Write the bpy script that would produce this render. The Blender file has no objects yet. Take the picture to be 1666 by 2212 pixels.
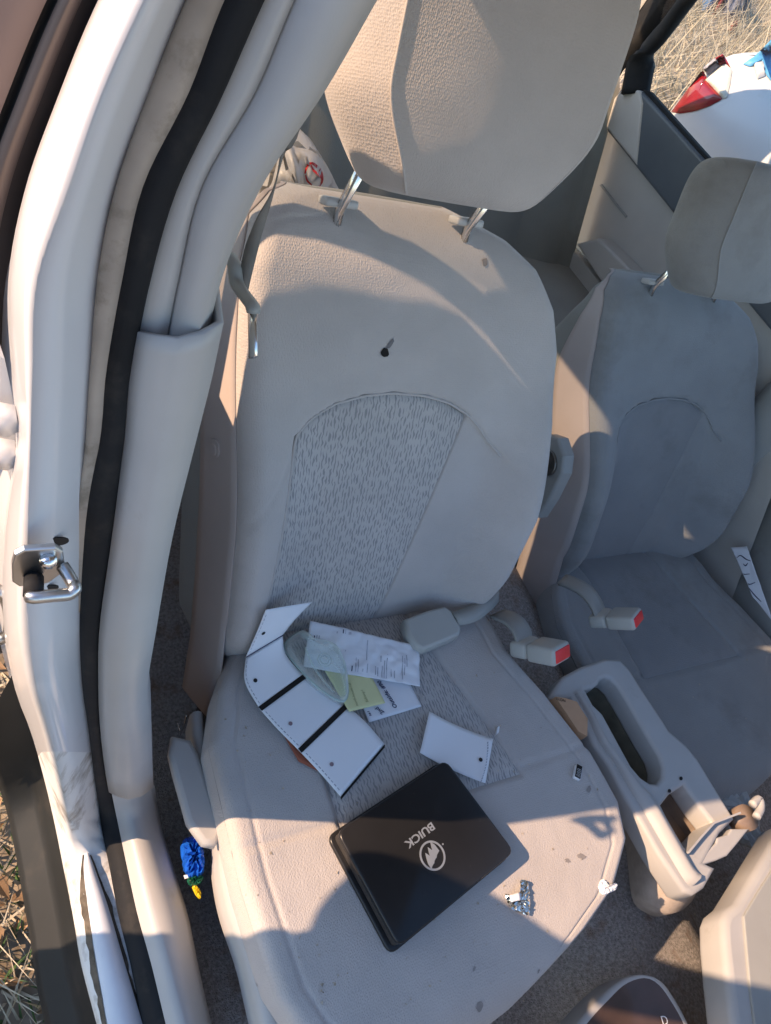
import bpy, bmesh, math, random
import numpy as np
from mathutils import Vector, Matrix, noise
random.seed(7)
rng = np.random.default_rng(7)
SC = bpy.context.scene
COL = SC.collection
# ------------------------------------------------------------------ camera
C0 = np.array([-.5107, -.4307, .9604]); F = 1609.
RM = np.array([[.87010121, -.33658307, .3600496], [-.06675078, -.80425395, -.59052512], [.48833207, .48978303, -.72224952]])
cam_d = bpy.data.cameras.new('camera'); cam = bpy.data.objects.new('camera', cam_d); COL.objects.link(cam)
cam_d.sensor_fit = 'HORIZONTAL'; cam_d.sensor_width = 36; cam_d.lens = F/1666*36
cam_d.clip_start = .02; cam_d.clip_end = 500
cam.matrix_world = Matrix(((RM[0][0], -RM[1][0], -RM[2][0], C0[0]), (RM[0][1], -RM[1][1], -RM[2][1], C0[1]),
                           (RM[0][2], -RM[1][2], -RM[2][2], C0[2]), (0, 0, 0, 1)))
SC.camera = cam
# ------------------------------------------------------------------ light
SUN_EL = 33.; SUN_H = np.array([-.96, .28]); SUN_H /= np.linalg.norm(SUN_H)
SDIR = Vector((SUN_H[0]*math.cos(math.radians(SUN_EL)), SUN_H[1]*math.cos(math.radians(SUN_EL)), math.sin(math.radians(SUN_EL))))
w = bpy.data.worlds.new('World'); SC.world = w; w.use_nodes = True
wn = w.node_tree.nodes; wl = w.node_tree.links
sky = wn.new('ShaderNodeTexSky'); sky.sky_type = 'NISHITA'; sky.sun_disc = False; sky.ozone_density = 2.0; sky.dust_density = .3
sky.sun_elevation = math.radians(SUN_EL); sky.sun_rotation = math.atan2(SDIR.x, SDIR.y)
wl.new(sky.outputs[0], wn['Background'].inputs[0]); wn['Background'].inputs[1].default_value = .15
sl = bpy.data.lights.new('sun', 'SUN'); sl.energy = 3.8; sl.angle = math.radians(.53); sl.color = (1, .68, .44)
so = bpy.data.objects.new('sun', sl); COL.objects.link(so); so.rotation_euler = SDIR.to_track_quat('Z', 'Y').to_euler(); so.location = (-3, 1, 3)
SC.view_settings.view_transform = 'Standard'; SC.view_settings.look = 'None'; SC.view_settings.gamma = 1
SC.view_settings.exposure = 1.2
PERY = -.29
SC.render.engine = 'CYCLES'
SC.cycles.use_denoising = True
SC.cycles.max_bounces = 8; SC.cycles.diffuse_bounces = 5; SC.cycles.transparent_max_bounces = 12
SC.cycles.sample_clamp_indirect = 6
# ------------------------------------------------------------------ helpers
def ray(x, y): return RM.T @ np.array([(x-833)/F, (y-1106)/F, 1.])
def H(x, y, n, d):
    """photo pixel -> point on the plane n.p = d ('x','y','z' for the axis planes)"""
    n = np.array({'x': (1, 0, 0), 'y': (0, 1, 0), 'z': (0, 0, 1)}[n] if isinstance(n, str) else n, float)
    r = ray(x, y); return C0 + r*((d-n@C0)/(n@r))
def depth(x, y, n, d):
    n = np.array({'x': (1, 0, 0), 'y': (0, 1, 0), 'z': (0, 0, 1)}[n] if isinstance(n, str) else n, float); return (d-n@C0)/(n@ray(x, y))
def sst(x, a, b):
    t = np.clip((np.asarray(x, float)-a)/(b-a), 0, 1); return t*t*(3-2*t)
def tag(o, label=None, cat=None, group=None, kind=None):
    if label: o['label'] = label
    if cat: o['category'] = cat
    if group: o['group'] = group
    if kind: o['kind'] = kind
    return o
def thing(name, loc, label, cat, group=None):
    o = bpy.data.objects.new(name, None); COL.objects.link(o); o.location = Vector([float(v) for v in loc]); o.empty_display_size = .05
    return tag(o, label, cat, group)
def wloc(o):
    v = Vector((0, 0, 0))
    while o is not None: v = v+o.location; o = o.parent
    return v
def mesh(name, V, Fc, mat, parent=None, smooth=True, uv=None, origin=None):
    V = [Vector([float(c) for c in v]) for v in V]
    if parent is not None: o0 = wloc(parent); loc = Vector((0, 0, 0))
    elif origin is not None: o0 = Vector([float(c) for c in origin]); loc = o0
    else: o0 = loc = Vector((0, 0, 0))
    me = bpy.data.meshes.new(name); me.from_pydata([v-o0 for v in V], [], [list(map(int, f)) for f in Fc])
    if uv is not None:
        L = me.uv_layers.new(name='uv'); li = np.zeros(len(me.loops), int); me.loops.foreach_get('vertex_index', li)
        L.data.foreach_set('uv', np.asarray(uv, float)[li].astype(np.float32).ravel())
    if smooth: me.polygons.foreach_set('use_smooth', [True]*len(me.polygons))
    if mat: me.materials.append(mat)
    ob = bpy.data.objects.new(name, me); COL.objects.link(ob); ob.parent = parent
    if parent is None: ob.location = loc
    me.update()
    return ob
def gridf(nu, nv, cu=False, off=0):
    f = []
    for i in range(nu if cu else nu-1):
        for j in range(nv-1):
            a = i*nv+j; b = ((i+1) % nu)*nv+j; f.append((off+a, off+b, off+b+1, off+a+1))
    return f
def grid(name, P, mat, parent=None, uv=None, cu=False, flip=False, smooth=True, caps=False, thick=0, bev=None):
    P = np.asarray(P, float); nu, nv = P.shape[:2]
    f = gridf(nu, nv, cu)
    if caps:
        f.append([i*nv for i in range(nu)][::-1]); f.append([i*nv+nv-1 for i in range(nu)])
    if flip: f = [x[::-1] for x in f]
    o = mesh(name, P.reshape(-1, 3), f, mat, parent, smooth, None if uv is None else np.asarray(uv).reshape(-1, 2))
    if thick:
        m = o.modifiers.new('solid', 'SOLIDIFY'); m.thickness = abs(thick); m.offset = -1 if thick > 0 else 1
    if bev:
        m = o.modifiers.new('bev', 'BEVEL'); m.width = bev; m.segments = 2
    return o
def bez(pts, n):
    """smooth resample (Catmull-Rom) of an open polyline"""
    p = np.asarray(pts, float); m = len(p)
    q = np.vstack([2*p[0]-p[1], p, 2*p[-1]-p[-2]]); out = []
    d = np.concatenate([[0], np.cumsum(np.linalg.norm(np.diff(p, axis=0), axis=1))])
    for s in np.linspace(0, d[-1], n):
        i = min(max(np.searchsorted(d, s, side='right')-1, 0), m-2); t = (s-d[i])/max(d[i+1]-d[i], 1e-9)
        a, b, c, e = q[i], q[i+1], q[i+2], q[i+3]
        out.append(.5*((2*b)+(-a+c)*t+(2*a-5*b+4*c-e)*t*t+(-a+3*b-3*c+e)*t**3))
    return np.array(out)
def tube(name, pts, r, mat, parent=None, seg=10, n=None, taper=None, flat=1.):
    p = bez(pts, n) if n else np.asarray(pts, float)
    rows = []; up = np.array([.3, .2, .93])
    for i in range(len(p)):
        t = p[min(i+1, len(p)-1)]-p[max(i-1, 0)]; t = t/np.linalg.norm(t)
        a = np.cross(t, up); a /= np.linalg.norm(a); b = np.cross(t, a); rr = r*(taper[i] if taper is not None else 1)
        rows.append([p[i]+rr*(math.cos(k)*a+flat*math.sin(k)*b) for k in np.linspace(0, 2*math.pi, seg, endpoint=False)])
    P = np.array(rows).transpose(1, 0, 2)
    return grid(name, P, mat, parent, cu=True, caps=True)
def frame_from(o, x, nrm):
    """matrix with origin o, x axis along x, z along nrm"""
    z = Vector([float(c) for c in nrm]).normalized(); x = Vector([float(c) for c in x]); x = (x-z*x.dot(z)).normalized(); y = z.cross(x)
    return Matrix(((x.x, y.x, z.x, float(o[0])), (x.y, y.y, z.y, float(o[1])), (x.z, y.z, z.z, float(o[2])), (0, 0, 0, 1)))
def plate(name, loops, thick, mat, M, parent=None, bevel=0, origin=None, smooth=False, res=2):
    """2-D outline (first loop) with holes (further loops) filled and extruded in the plane of matrix M"""
    cu = bpy.data.curves.new('tmp', 'CURVE'); cu.dimensions = '2D'; cu.fill_mode = 'BOTH'; cu.extrude = thick/2-bevel if bevel else thick/2
    cu.bevel_depth = bevel; cu.bevel_resolution = res
    for lp in loops:
        s = cu.splines.new('POLY'); s.points.add(len(lp)-1); s.use_cyclic_u = True
        for p, q in zip(s.points, lp): p.co = (q[0], q[1], 0, 1)
    ob = bpy.data.objects.new('tmp', cu); COL.objects.link(ob)
    me = bpy.data.meshes.new_from_object(ob); bpy.data.objects.remove(ob); bpy.data.curves.remove(cu)
    V = [M @ v.co for v in me.vertices]; Fc = [tuple(p.vertices) for p in me.polygons]; bpy.data.meshes.remove(me)
    return mesh(name, V, Fc, mat, parent, smooth, origin=origin)
def text(name, body, size, M, mat, parent, ext=.0001, align='LEFT', bold=0, sx=1., shear=0., fit=None):
    cu = bpy.data.curves.new('tmp', 'FONT'); cu.body = body; cu.size = size; cu.extrude = ext; cu.align_x = align; cu.offset = bold; cu.shear = shear
    cu.resolution_u = 3
    ob = bpy.data.objects.new('tmp', cu); COL.objects.link(ob)
    me = bpy.data.meshes.new_from_object(ob); bpy.data.objects.remove(ob); bpy.data.curves.remove(cu)
    if fit: sx = fit/max(v.co.x for v in me.vertices)
    S = Matrix.Diagonal((sx, 1, 1, 1))
    V = [M @ S @ v.co for v in me.vertices]; Fc = [tuple(p.vertices) for p in me.polygons]; bpy.data.meshes.remove(me)
    return mesh(name, V, Fc, mat, parent, False)
def rbox(name, lo, hi, mat, parent=None, bev=.01, seg=3, M=None):
    bm = bmesh.new(); bmesh.ops.create_cube(bm, size=1)
    lo = np.array(lo, float); hi = np.array(hi, float)
    for v in bm.verts: v.co = Vector([lo[i]+(hi[i]-lo[i])*(v.co[i]+.5) for i in range(3)])
    bmesh.ops.bevel(bm, geom=bm.edges[:], offset=bev, segments=seg, affect='EDGES', profile=.5)
    V = [(M @ v.co if M else v.co.copy()) for v in bm.verts]; Fc = [[v.index for v in f.verts] for f in bm.faces]; bm.free()
    return mesh(name, V, Fc, mat, parent, True, origin=None)
def slab(name, lp, z0, z1, mat, parent, b=.003):
    lp = np.array(lp, float); c = lp.mean(0); r = np.linalg.norm(lp-c, axis=1).mean(); rows = []
    for k in np.linspace(0, math.pi/2, 4): rows.append((1-b*(1-math.sin(k))/r, z0+b*(1-math.cos(k))))
    for k in np.linspace(math.pi/2, 0, 4): rows.append((1-b*(1-math.sin(k))/r, z1-b*(1-math.cos(k))))
    P = np.array([[(*(c+(p-c)*s), z) for s, z in rows] for p in lp]); return grid(name, P, mat, parent, cu=True, caps=True)
def circ(cx, cy, rx, ry=None, n=24, a0=0): ry = ry or rx; return [(cx+rx*math.cos(a0+k*2*math.pi/n), cy+ry*math.sin(a0+k*2*math.pi/n)) for k in range(n)]
def fbm(p, s, seed=0): return noise.fractal(Vector((p[0]*s+seed*3.7, p[1]*s+seed*1.3, (p[2] if len(p) > 2 else 0)*s+seed)), 1., 2., 4)
from mathutils.bvhtree import BVHTree
def bvh(objs):
    V, Fc = [], []
    for o in objs:
        k = len(V); w0 = wloc(o); V += [v.co+w0 for v in o.data.vertices]; Fc += [[i+k for i in p.vertices] for p in o.data.polygons]
    return BVHTree.FromPolygons(V, Fc)
def cast(B, x, y):
    d = Vector(ray(x, y)).normalized(); h = B.ray_cast(Vector(C0), d); return (np.array(h[0]), np.array(h[1]*(-1 if h[1].dot(d) > 0 else 1))) if h[0] else (None, None)
# ------------------------------------------------------------------ materials
MATS = {}
def mat(name, col, rough=.6, var=.12, scale=12., bump=0., bscale=300., metal=0., spec=.4, dirt=None, dscale=5., dmin=.52, sheen=0., uvm=False, coat=0., trans=0., alpha=1., emit=0., bdist=.002, detail=4):
    if name in MATS: return MATS[name]
    m = bpy.data.materials.new(name); m.use_nodes = True; nt = m.node_tree; n = nt.nodes; L = nt.links; b = n['Principled BSDF']
    tc = n.new('ShaderNodeTexCoord'); src = tc.outputs['UV' if uvm else 'Object']
    nz = n.new('ShaderNodeTexNoise'); nz.inputs['Scale'].default_value = scale; nz.inputs['Detail'].default_value = detail; L.new(src, nz.inputs['Vector'])
    mr = n.new('ShaderNodeMapRange'); mr.inputs[1].default_value = .3; mr.inputs[2].default_value = .7; mr.inputs[3].default_value = 1-var; mr.inputs[4].default_value = 1+var
    L.new(nz.outputs[0], mr.inputs[0])
    mx = n.new('ShaderNodeMix'); mx.data_type = 'RGBA'; mx.blend_type = 'MULTIPLY'; mx.inputs['Factor'].default_value = 1
    mx.inputs['A'].default_value = (*col, 1); L.new(mr.outputs[0], mx.inputs['B']); out = mx.outputs['Result']
    if dirt:
        n2 = n.new('ShaderNodeTexNoise'); n2.inputs['Scale'].default_value = dscale; n2.inputs['Detail'].default_value = 8; n2.inputs['Roughness'].default_value = .65; L.new(src, n2.inputs['Vector'])
        m2 = n.new('ShaderNodeMapRange'); m2.inputs[1].default_value = dmin; m2.inputs[2].default_value = dmin+.16; m2.inputs[4].default_value = .8; L.new(n2.outputs[0], m2.inputs[0])
        x2 = n.new('ShaderNodeMix'); x2.data_type = 'RGBA'; L.new(m2.outputs[0], x2.inputs['Factor']); L.new(out, x2.inputs['A']); x2.inputs['B'].default_value = (*dirt, 1); out = x2.outputs['Result']
    L.new(out, b.inputs['Base Color'])
    b.inputs['Roughness'].default_value = rough; b.inputs['Metallic'].default_value = metal; b.inputs['Specular IOR Level'].default_value = spec
    b.inputs['Sheen Weight'].default_value = sheen; b.inputs['Coat Weight'].default_value = coat; b.inputs['Transmission Weight'].default_value = trans; b.inputs['Alpha'].default_value = alpha
    if bump:
        n3 = n.new('ShaderNodeTexNoise'); n3.inputs['Scale'].default_value = bscale; n3.inputs['Detail'].default_value = 3; L.new(src, n3.inputs['Vector'])
        bp = n.new('ShaderNodeBump'); bp.inputs['Strength'].default_value = bump; bp.inputs['Distance'].default_value = bdist; L.new(n3.outputs[0], bp.inputs['Height']); L.new(bp.outputs[0], b.inputs['Normal'])
    MATS[name] = m; return m
def fabric(name, col, pattern=False, weave=560., dmin=.60, dk=.72):
    """woven cloth on UVs in metres; pattern adds the short wavy dashes of the seat insert"""
    m = mat(name, col, rough=.95, var=.07, scale=9, uvm=True, spec=.15, sheen=.25, dirt=(col[0]*dk, col[1]*(dk-.02), col[2]*(dk-.05)), dscale=5, dmin=dmin)
    nt = m.node_tree; n = nt.nodes; L = nt.links; b = n['Principled BSDF']; tc = [x for x in n if x.type == 'TEX_COORD'][0]
    mp = n.new('ShaderNodeMapping'); mp.inputs['Scale'].default_value = (weave, weave*.62, 1); L.new(tc.outputs['UV'], mp.inputs[0])
    vo = n.new('ShaderNodeTexVoronoi'); vo.inputs['Scale'].default_value = 1; vo.inputs['Randomness'].default_value = .55; L.new(mp.outputs[0], vo.inputs['Vector'])
    h = vo.outputs['Distance']
    bp = n.new('ShaderNodeBump'); bp.inputs['Strength'].default_value = .55; bp.inputs['Distance'].default_value = .0011; bp.invert = True
    L.new(h, bp.inputs['Height']); L.new(bp.outputs[0], b.inputs['Normal'])
    if pattern:
        sx = n.new('ShaderNodeSeparateXYZ'); L.new(tc.outputs['UV'], sx.inputs[0])
        nz = n.new('ShaderNodeTexNoise'); nz.inputs['Scale'].default_value = 150; nz.inputs['Detail'].default_value = 0; L.new(tc.outputs['UV'], nz.inputs['Vector'])
        def ma(op, a, b, c=None):
            q = n.new('ShaderNodeMath'); q.operation = op
            for k, v in enumerate((a, b, c)):
                if v is None: continue
                if isinstance(v, (int, float)): q.inputs[k].default_value = v
                else: L.new(v, q.inputs[k])
            return q.outputs[0]
        ph = ma('MULTIPLY_ADD', nz.outputs[0], 5.5, ma('MULTIPLY', sx.outputs[0], 2*math.pi/.0047))
        ln = ma('SINE', ph, 0)
        m2 = n.new('ShaderNodeMapping'); m2.inputs['Scale'].default_value = (213, 95, 1); L.new(tc.outputs['UV'], m2.inputs[0])
        n2 = n.new('ShaderNodeTexNoise'); n2.inputs['Scale'].default_value = 1; n2.inputs['Detail'].default_value = 0; L.new(m2.outputs[0], n2.inputs['Vector'])
        br = ma('MULTIPLY_ADD', n2.outputs[0], 4., -2.0)
        mr = n.new('ShaderNodeMapRange'); mr.inputs[1].default_value = .35; mr.inputs[2].default_value = .85; L.new(ma('ADD', ln, br), mr.inputs[0])
        mx = n.new('ShaderNodeMix'); mx.data_type = 'RGBA'; L.new(mr.outputs[0], mx.inputs['Factor'])
        old = b.inputs['Base Color'].links[0].from_socket; L.new(old, mx.inputs['A']); mx.inputs['B'].default_value = (col[0]*.60, col[1]*.62, col[2]*.65, 1); L.new(mx.outputs['Result'], b.inputs['Base Color'])
    return m
FAB = fabric('seat_cloth', (.455, .425, .405))
FABD = fabric('darker_stained_seat_cloth', (.27, .28, .285), False, 560, .5, .74); PAND = fabric('darker_stained_insert_cloth', (.24, .25, .26), False, 420, .52, .75)  # far seat cloth: darker, cooler base with more stains
PAN = fabric('seat_insert_cloth', (.45, .43, .415), True, 420)
VIN = mat('seat_side_vinyl', (.43, .375, .35), .6, .06, 8, .12, 600, bdist=.001)
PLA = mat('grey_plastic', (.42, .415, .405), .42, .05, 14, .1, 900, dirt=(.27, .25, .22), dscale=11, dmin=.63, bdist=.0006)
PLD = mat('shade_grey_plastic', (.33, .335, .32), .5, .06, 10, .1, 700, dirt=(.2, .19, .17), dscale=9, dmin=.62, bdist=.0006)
WHT = mat('white_car_paint', (.62, .63, .65), .32, .03, 6, coat=.4, dirt=(.55, .54, .5), dscale=14, dmin=.64)
WHD = mat('worn_white_sill_paint', (.68, .69, .68), .5, .06, 16, .1, 90, dirt=(.20, .17, .13), dscale=19, dmin=.50)
RUB = mat('black_rubber', (.012, .013, .015), .75, .2, 20, spec=.25, dirt=(.03, .028, .026), dscale=30)
BEI = mat('beige_seal_flock', (.36, .31, .26), .8, .15, 30, dirt=(.2, .17, .13), dscale=40)
CAR = mat('carpet', (.31, .29, .275), .95, .35, 220, .9, 420, spec=.1, dirt=(.20, .13, .09), dscale=26, dmin=.55, bdist=.004)
MET = mat('zinc_metal', (.55, .57, .58), .33, .1, 30, metal=1.)
STL = mat('chrome_steel', (.72, .72, .72), .18, .05, 30, metal=1.)
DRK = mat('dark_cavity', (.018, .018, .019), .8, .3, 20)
WEB = mat('belt_webbing', (.20, .19, .175), .8, .1, 40, .4, 900, bdist=.001)
RED = mat('red_button', (.78, .035, .04), .4, .08, 60)
# ------------------------------------------------------------------ ground
GRD = mat('dry_ground', (.34, .285, .215), .95, .35, 3.2, .8, 9, dirt=(.16, .125, .085), dscale=1.1, dmin=.5, bdist=.05)
GZ = -.56
g = [(-60, -60), (60, -60), (60, 60), (-60, 60)]
tag(mesh('ground', [(x, y, GZ) for x, y in g], [(0, 1, 2, 3)], GRD, smooth=False), kind='structure')
# ------------------------------------------------------------------ seats
FAB2 = fabric('shaded_seat_back_cloth', (.25, .25, .225))  # darker than the seat cloth, standing in for shadow on the rear side
FZ = -.24   # cabin floor
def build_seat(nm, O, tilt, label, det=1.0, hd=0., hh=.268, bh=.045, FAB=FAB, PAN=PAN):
    """O = crease between backrest and cushion (world). Local backrest frame: x across, t up the backrest, o forward of its plane"""
    O = np.array(O, float); a = math.radians(tilt); s, c = math.sin(a), math.cos(a)
    root = thing(nm, (O[0], O[1]-.2, FZ), label, 'car seat')
    W = lambda x, t, o: O+np.array([x, t*s-o*c, t*c+o*s])
    XL = lambda t: np.interp(t, [-.06, 0, .1, .3, .45, .53, .58, .605, .615], [-.19, -.214, -.217, -.222, -.226, -.226, -.212, -.18, -.15])
    XR = lambda t: np.interp(t, [-.06, 0, .05, .1, .2, .35, .45, .51, .56, .59, .605, .615], [.165, .205, .232, .250, .268, .268, .257, .236, .198, .15, .10, .07])
    TT, TB = .615, -.055
    def fc(t):
        o = .012*np.sin(np.pi*np.clip(t/.6, 0, 1)); o = o-.35*np.clip(t-.42, 0, 1)**2*2; k = np.clip((t-.53)/(TT-.53), 0, 1); o -= .055*(1-np.sqrt(np.maximum(1-k*k, 0)))
        k = np.clip((.05-t)/(.05-TB), 0, 1); return o-.085*(1-np.sqrt(np.maximum(1-k*k, 0)))
    def bol(x, t):
        xc = (XL(t)+XR(t))/2; hw = (XR(t)-XL(t))/2; return bh*sst(abs(x-xc)/hw, .5, .93)*(1-sst(t, .20, .45))*sst(t, -.1, .1)
    # seams: arched insert and the lines running from it
    pl = lambda t: np.interp(t, [.02, .10, .345], [-.178, -.17, -.152]); pr = lambda t: np.interp(t, [.02, .09, .36], [.035, .052, .108])
    pt = lambda x: np.interp(x, [-.17, -.152, -.135, -.10, -.06, -.02, .03, .07, .108, .12], [.325, .338, .356, .377, .388, .392, .389, .38, .362, .355])
    seamsL = [bez([(.108, .362), (.13, .345), (.155, .32), (.20, .285)], 40), bez([(-.152, .338), (-.16, .31), (-.178, .27), (-.216, .225)], 40),
              bez([(-.226, .50), (-.218, .55), (-.19, .578), (-.13, .590)], 50)]
    def groove(x, t):
        g = 0.
        for q in seamsL:
            d = np.min((q[:, 0]-x)**2+(q[:, 1]-t)**2); g += .0025*math.exp(-d/(.003**2))
        inx = min(x-pl(t), pr(t)-x); iny = pt(x)-t; d = min(inx, iny)
        g += .017*float(sst(d, -.003, .005))
        if x > pr(t)-.002:
            g = max(g, .0068*float(sst(float(np.interp(x, [.10, .13, .155, .20, .24], [.364, .345, .32, .285, .25]))-t, -.003, .006))*(1-float(sst(x, .16, .235))))
        return g
    rc = .03
    nt, nx = int(190*det), int(170*det)
    ts = TB+(TT-TB)*(1-np.cos(np.linspace(0, np.pi, nt)))/2
    front = np.zeros((nt, nx, 3)); uv = np.zeros((nt, nx, 2)); ed = []
    for i, t in enumerate(ts):
        xl, xr = float(XL(t)), float(XR(t)); xc, hw = (xl+xr)/2, (xr-xl)/2
        for j, aa in enumerate(np.linspace(-1, 1, nx)):
            al = math.sin(aa*math.pi/2)*.35+aa*.65
            x = xc+hw*al; k = max(0, (abs(al)-(1-rc/hw))/(rc/hw))
            o = float(fc(t)+bol(x, t))-rc*(1-math.sqrt(max(0, 1-k*k)))-groove(x, t)+.0012*fbm((x, t, 0), 6)
            front[i, j] = W(x, t, o); uv[i, j] = (x, t)
        ed.append((xl, xr, float(fc(t)+bol(xl, t))-rc, float(fc(t)+bol(xr, t))-rc))
    grid('backrest_cover', front, FAB, root, uv)
    # side panels and back
    ns = 14
    def obk(t): return -.18+.10*sst(t, .42, TT)+.02*sst(.05-t, 0, .1)
    L = np.zeros((nt, ns, 3)); Rr = np.zeros((nt, ns, 3)); B = np.zeros((nt, 24, 3)); uL = np.zeros((nt, ns, 2)); uR = np.zeros((nt, ns, 2)); uB = np.zeros((nt, 24, 2))
    for i, t in enumerate(ts):
        xl, xr, ol, orr = ed[i]; ob = min(float(obk(t)), ol-.004, orr-.004)
        for j, k in enumerate(np.linspace(0, 1, ns)):
            q = max(0, (k-.75)/.25)**2*.022-.026*k*(1-float(sst(t, .38, .58))); bl_ = -.006*math.sin(k*math.pi)
            L[i, j] = W(xl+bl_+q, t, ol+(ob-ol)*k); Rr[i, j] = W(xr-bl_-q, t, orr+(ob-orr)*k)
            uL[i, j] = (ol+(ob-ol)*k, t); uR[i, j] = uL[i, j]
        for j, k in enumerate(np.linspace(0, 1, 24)):
            fl_ = .022-.026*(1-float(sst(t, .38, .58))); x = xl+fl_+(xr-xl-2*fl_)*k; B[i, j] = W(x, t, ob-.02*math.sin(k*math.pi)); uB[i, j] = (x, t)
    t3 = np.concatenate([np.linspace(-.135, TB, 14)[:-1], ts]); L3 = np.zeros((len(t3), 7, 3)); U3 = np.zeros((len(t3), 7, 2))
    for i, t in enumerate(t3):
        te = max(t, .06); xl = float(XL(te)); ol = float(fc(te)+bol(xl, te))-rc+.003-.35*max(0, -.02-t); ob = min(float(obk(te)), ol-.004)*(.48)+ol*.52
        for j, k in enumerate(np.linspace(0, 1, 7)): L3[i, j] = W(xl-.0015-.012*k*(1-float(sst(t, .38, .58)))-.006*math.sin(k*1.5), t, ol+(ob-ol)*k); U3[i, j] = (ol+(ob-ol)*k, t)
    grid('side_panel', L3, VIN, root, U3, flip=True, thick=-.002); grid('side_panel', Rr[:, :9], VIN, root, uR[:, :9])
    grid('rear_bolster', L[:, 6:], FAB2, root, uL[:, 6:], flip=True); grid('rear_bolster', Rr[:, 8:], FAB2, root, uR[:, 8:]); grid('back_panel', B, FAB2, root, uB, flip=True)
    # insert
    na, nb = int(60*det), int(70*det); Pn = np.zeros((nb, na, 3)); up = np.zeros((nb, na, 2))
    for i, bb in enumerate(np.linspace(0, 1, nb)):
        for j, aa in enumerate(np.linspace(0, 1, na)):
            t = .03+.3*bb
            for _ in range(4):
                x = pl(t)+.003+(pr(t)-pl(t)-.006)*aa; tt = pt(x)-.003; t = .01+(tt-.01)*bb
            e = min(aa, 1-bb)*.2
            o = float(fc(t)+bol(x, t))-.006-.004*(1-float(sst(e, 0, .004)))
            Pn[i, j] = W(x, t, o); up[i, j] = (x, t)
    ins = grid('backrest_insert', Pn, PAN, root, up)
    pp = [(float(pl(t)), t) for t in np.linspace(.02, .33, 24)]+[(float(x), float(pt(x))) for x in np.linspace(-.15, .106, 26)]+[(.13, .345), (.155, .32), (.18, .30)]
    tube('insert_piping', [W(x, t, float(fc(t)+bol(x, t))-.003) for x, t in pp], .0019, FAB, ins, 6)
    # headrest
    hx, hw0, tb, tt = -.031, .154, .632-hd, .632+hh-hd
    nt2, sec = 44, []
    uvh = []
    for t in tb+(tt-tb)*(1-np.cos(np.linspace(0, np.pi, nt2)))/2:
        k = (t-(tb+tt)/2)/((tt-tb)/2); wv = (1-abs(k)**5)**.2 if abs(k) < 1 else 0; wv = max(wv, .12)
        tap = 1-.30*sst((tb+.10-t), 0, .10)-.06*sst(t+hd, .82, .9)
        cx = hx; hwx = hw0*tap*(wv**.5); lean = .055+.10*(t-tb)
        o0, o1 = lean-.055*wv**.6*1.0-.0, lean+.055*wv
        fw = hwx*.78; fwr = hwx*.86
        pts = [(-fw, o1), (-hwx*.93, o1-.028*wv), (-hwx, o1-.055*wv), (-hwx*.97, lean-.035*wv), (-hwx*.80, lean-.055*wv), (0, lean-.06*wv), (hwx*.80, lean-.055*wv), (hwx*.97, lean-.035*wv), (hwx, o1-.055*wv), (hwx*.99, o1-.030*wv), (hwx*.95, o1-.008*wv), (fwr, o1+.004*wv)]
        back = bez(pts, 60)
        fr = [(-fw+(fw+fwr)*q, o1+wv*(.012*(1-(2*q-1)**2)+.004*q)) for q in np.linspace(0, 1, 30)]
        sec.append((cx, t, fr, back))
    Pf = np.array([[W(cx+p[0], t, p[1]+.0012*fbm((p[0], t, 1), 7)) for p in fr] for cx, t, fr, bk in sec]); Uf = np.array([[(p[0], t) for p in fr] for cx, t, fr, bk in sec])
    Pb = np.array([[W(cx+p[0], t, p[1]) for p in bk] for cx, t, fr, bk in sec]); Ub = np.array([[(p[1]+p[0]*.4, t) for p in bk] for cx, t, fr, bk in sec])
    h = grid('headrest', Pf, FAB, root, Uf)
    grid('headrest_wrap', Pb, FAB, h, Ub, flip=True)
    tube('headrest_piping', [W(q[0]+q[2][0][0], q[1], q[2][0][1]+.0005) for q in sec[3:-3]], .0014, FAB, h, 6)
    for sgn in (0, -1):
        i = sgn; cx, t, fr, bk = sec[i]
        lp = [W(cx+p[0], t, p[1]) for p in fr]+[W(cx+p[0], t, p[1]) for p in bk[::-1][1:-1]]
        cen = np.mean(lp, axis=0); mesh('headrest_cap', lp+[cen], [((k+1) % len(lp), k, len(lp)) for k in range(len(lp))], FAB, h, True, [(0, 0)]*(len(lp)+1))
    for px in (-.113, .068):
        tube('headrest_post', [W(px, .57, -.035), W(px, .60, -.03), W(px, .66, .02)], .0062, STL, root, 10)
        rbox('post_guide', (-.022, -.010, -.004), (.022, .012, .006), PLA, root, .003, 2, frame_from(W(px, .606, -.035), (1, .1, 0), (0, s, c)))
    # cushion
    YF = -.535
    CL = lambda y: np.interp(y, [-.535, -.525, -.50, -.46, -.42, -.3, -.13, -.06, 0, .08], [-.05, -.12, -.19, -.236, -.252, -.262, -.262, -.236, -.20, -.18])
    CR = lambda y: np.interp(y, [-.535, -.525, -.51, -.48, -.45, -.40, -.35, -.27, -.16, -.085, .08], [-.02, .03, .075, .168, .24, .300, .318, .312, .276, .245, .235])
    zc = lambda y: .022-.03*sst(y, -.05, .08)-.0*y
    ny, nx = int(150*det), int(200*det)
    ys = np.concatenate([YF+.06*(1-np.cos(np.linspace(0, np.pi/2, int(22*det)))), np.linspace(YF+.062, .08, ny-int(22*det))]); T = np.zeros((len(ys), nx, 3)); U = np.zeros((len(ys), nx, 2)); ed = []
    def pnl(y): return (-.128, np.interp(y, [-.28, -.23, -.06, .05], [.172, .160, .108, .095]))
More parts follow.
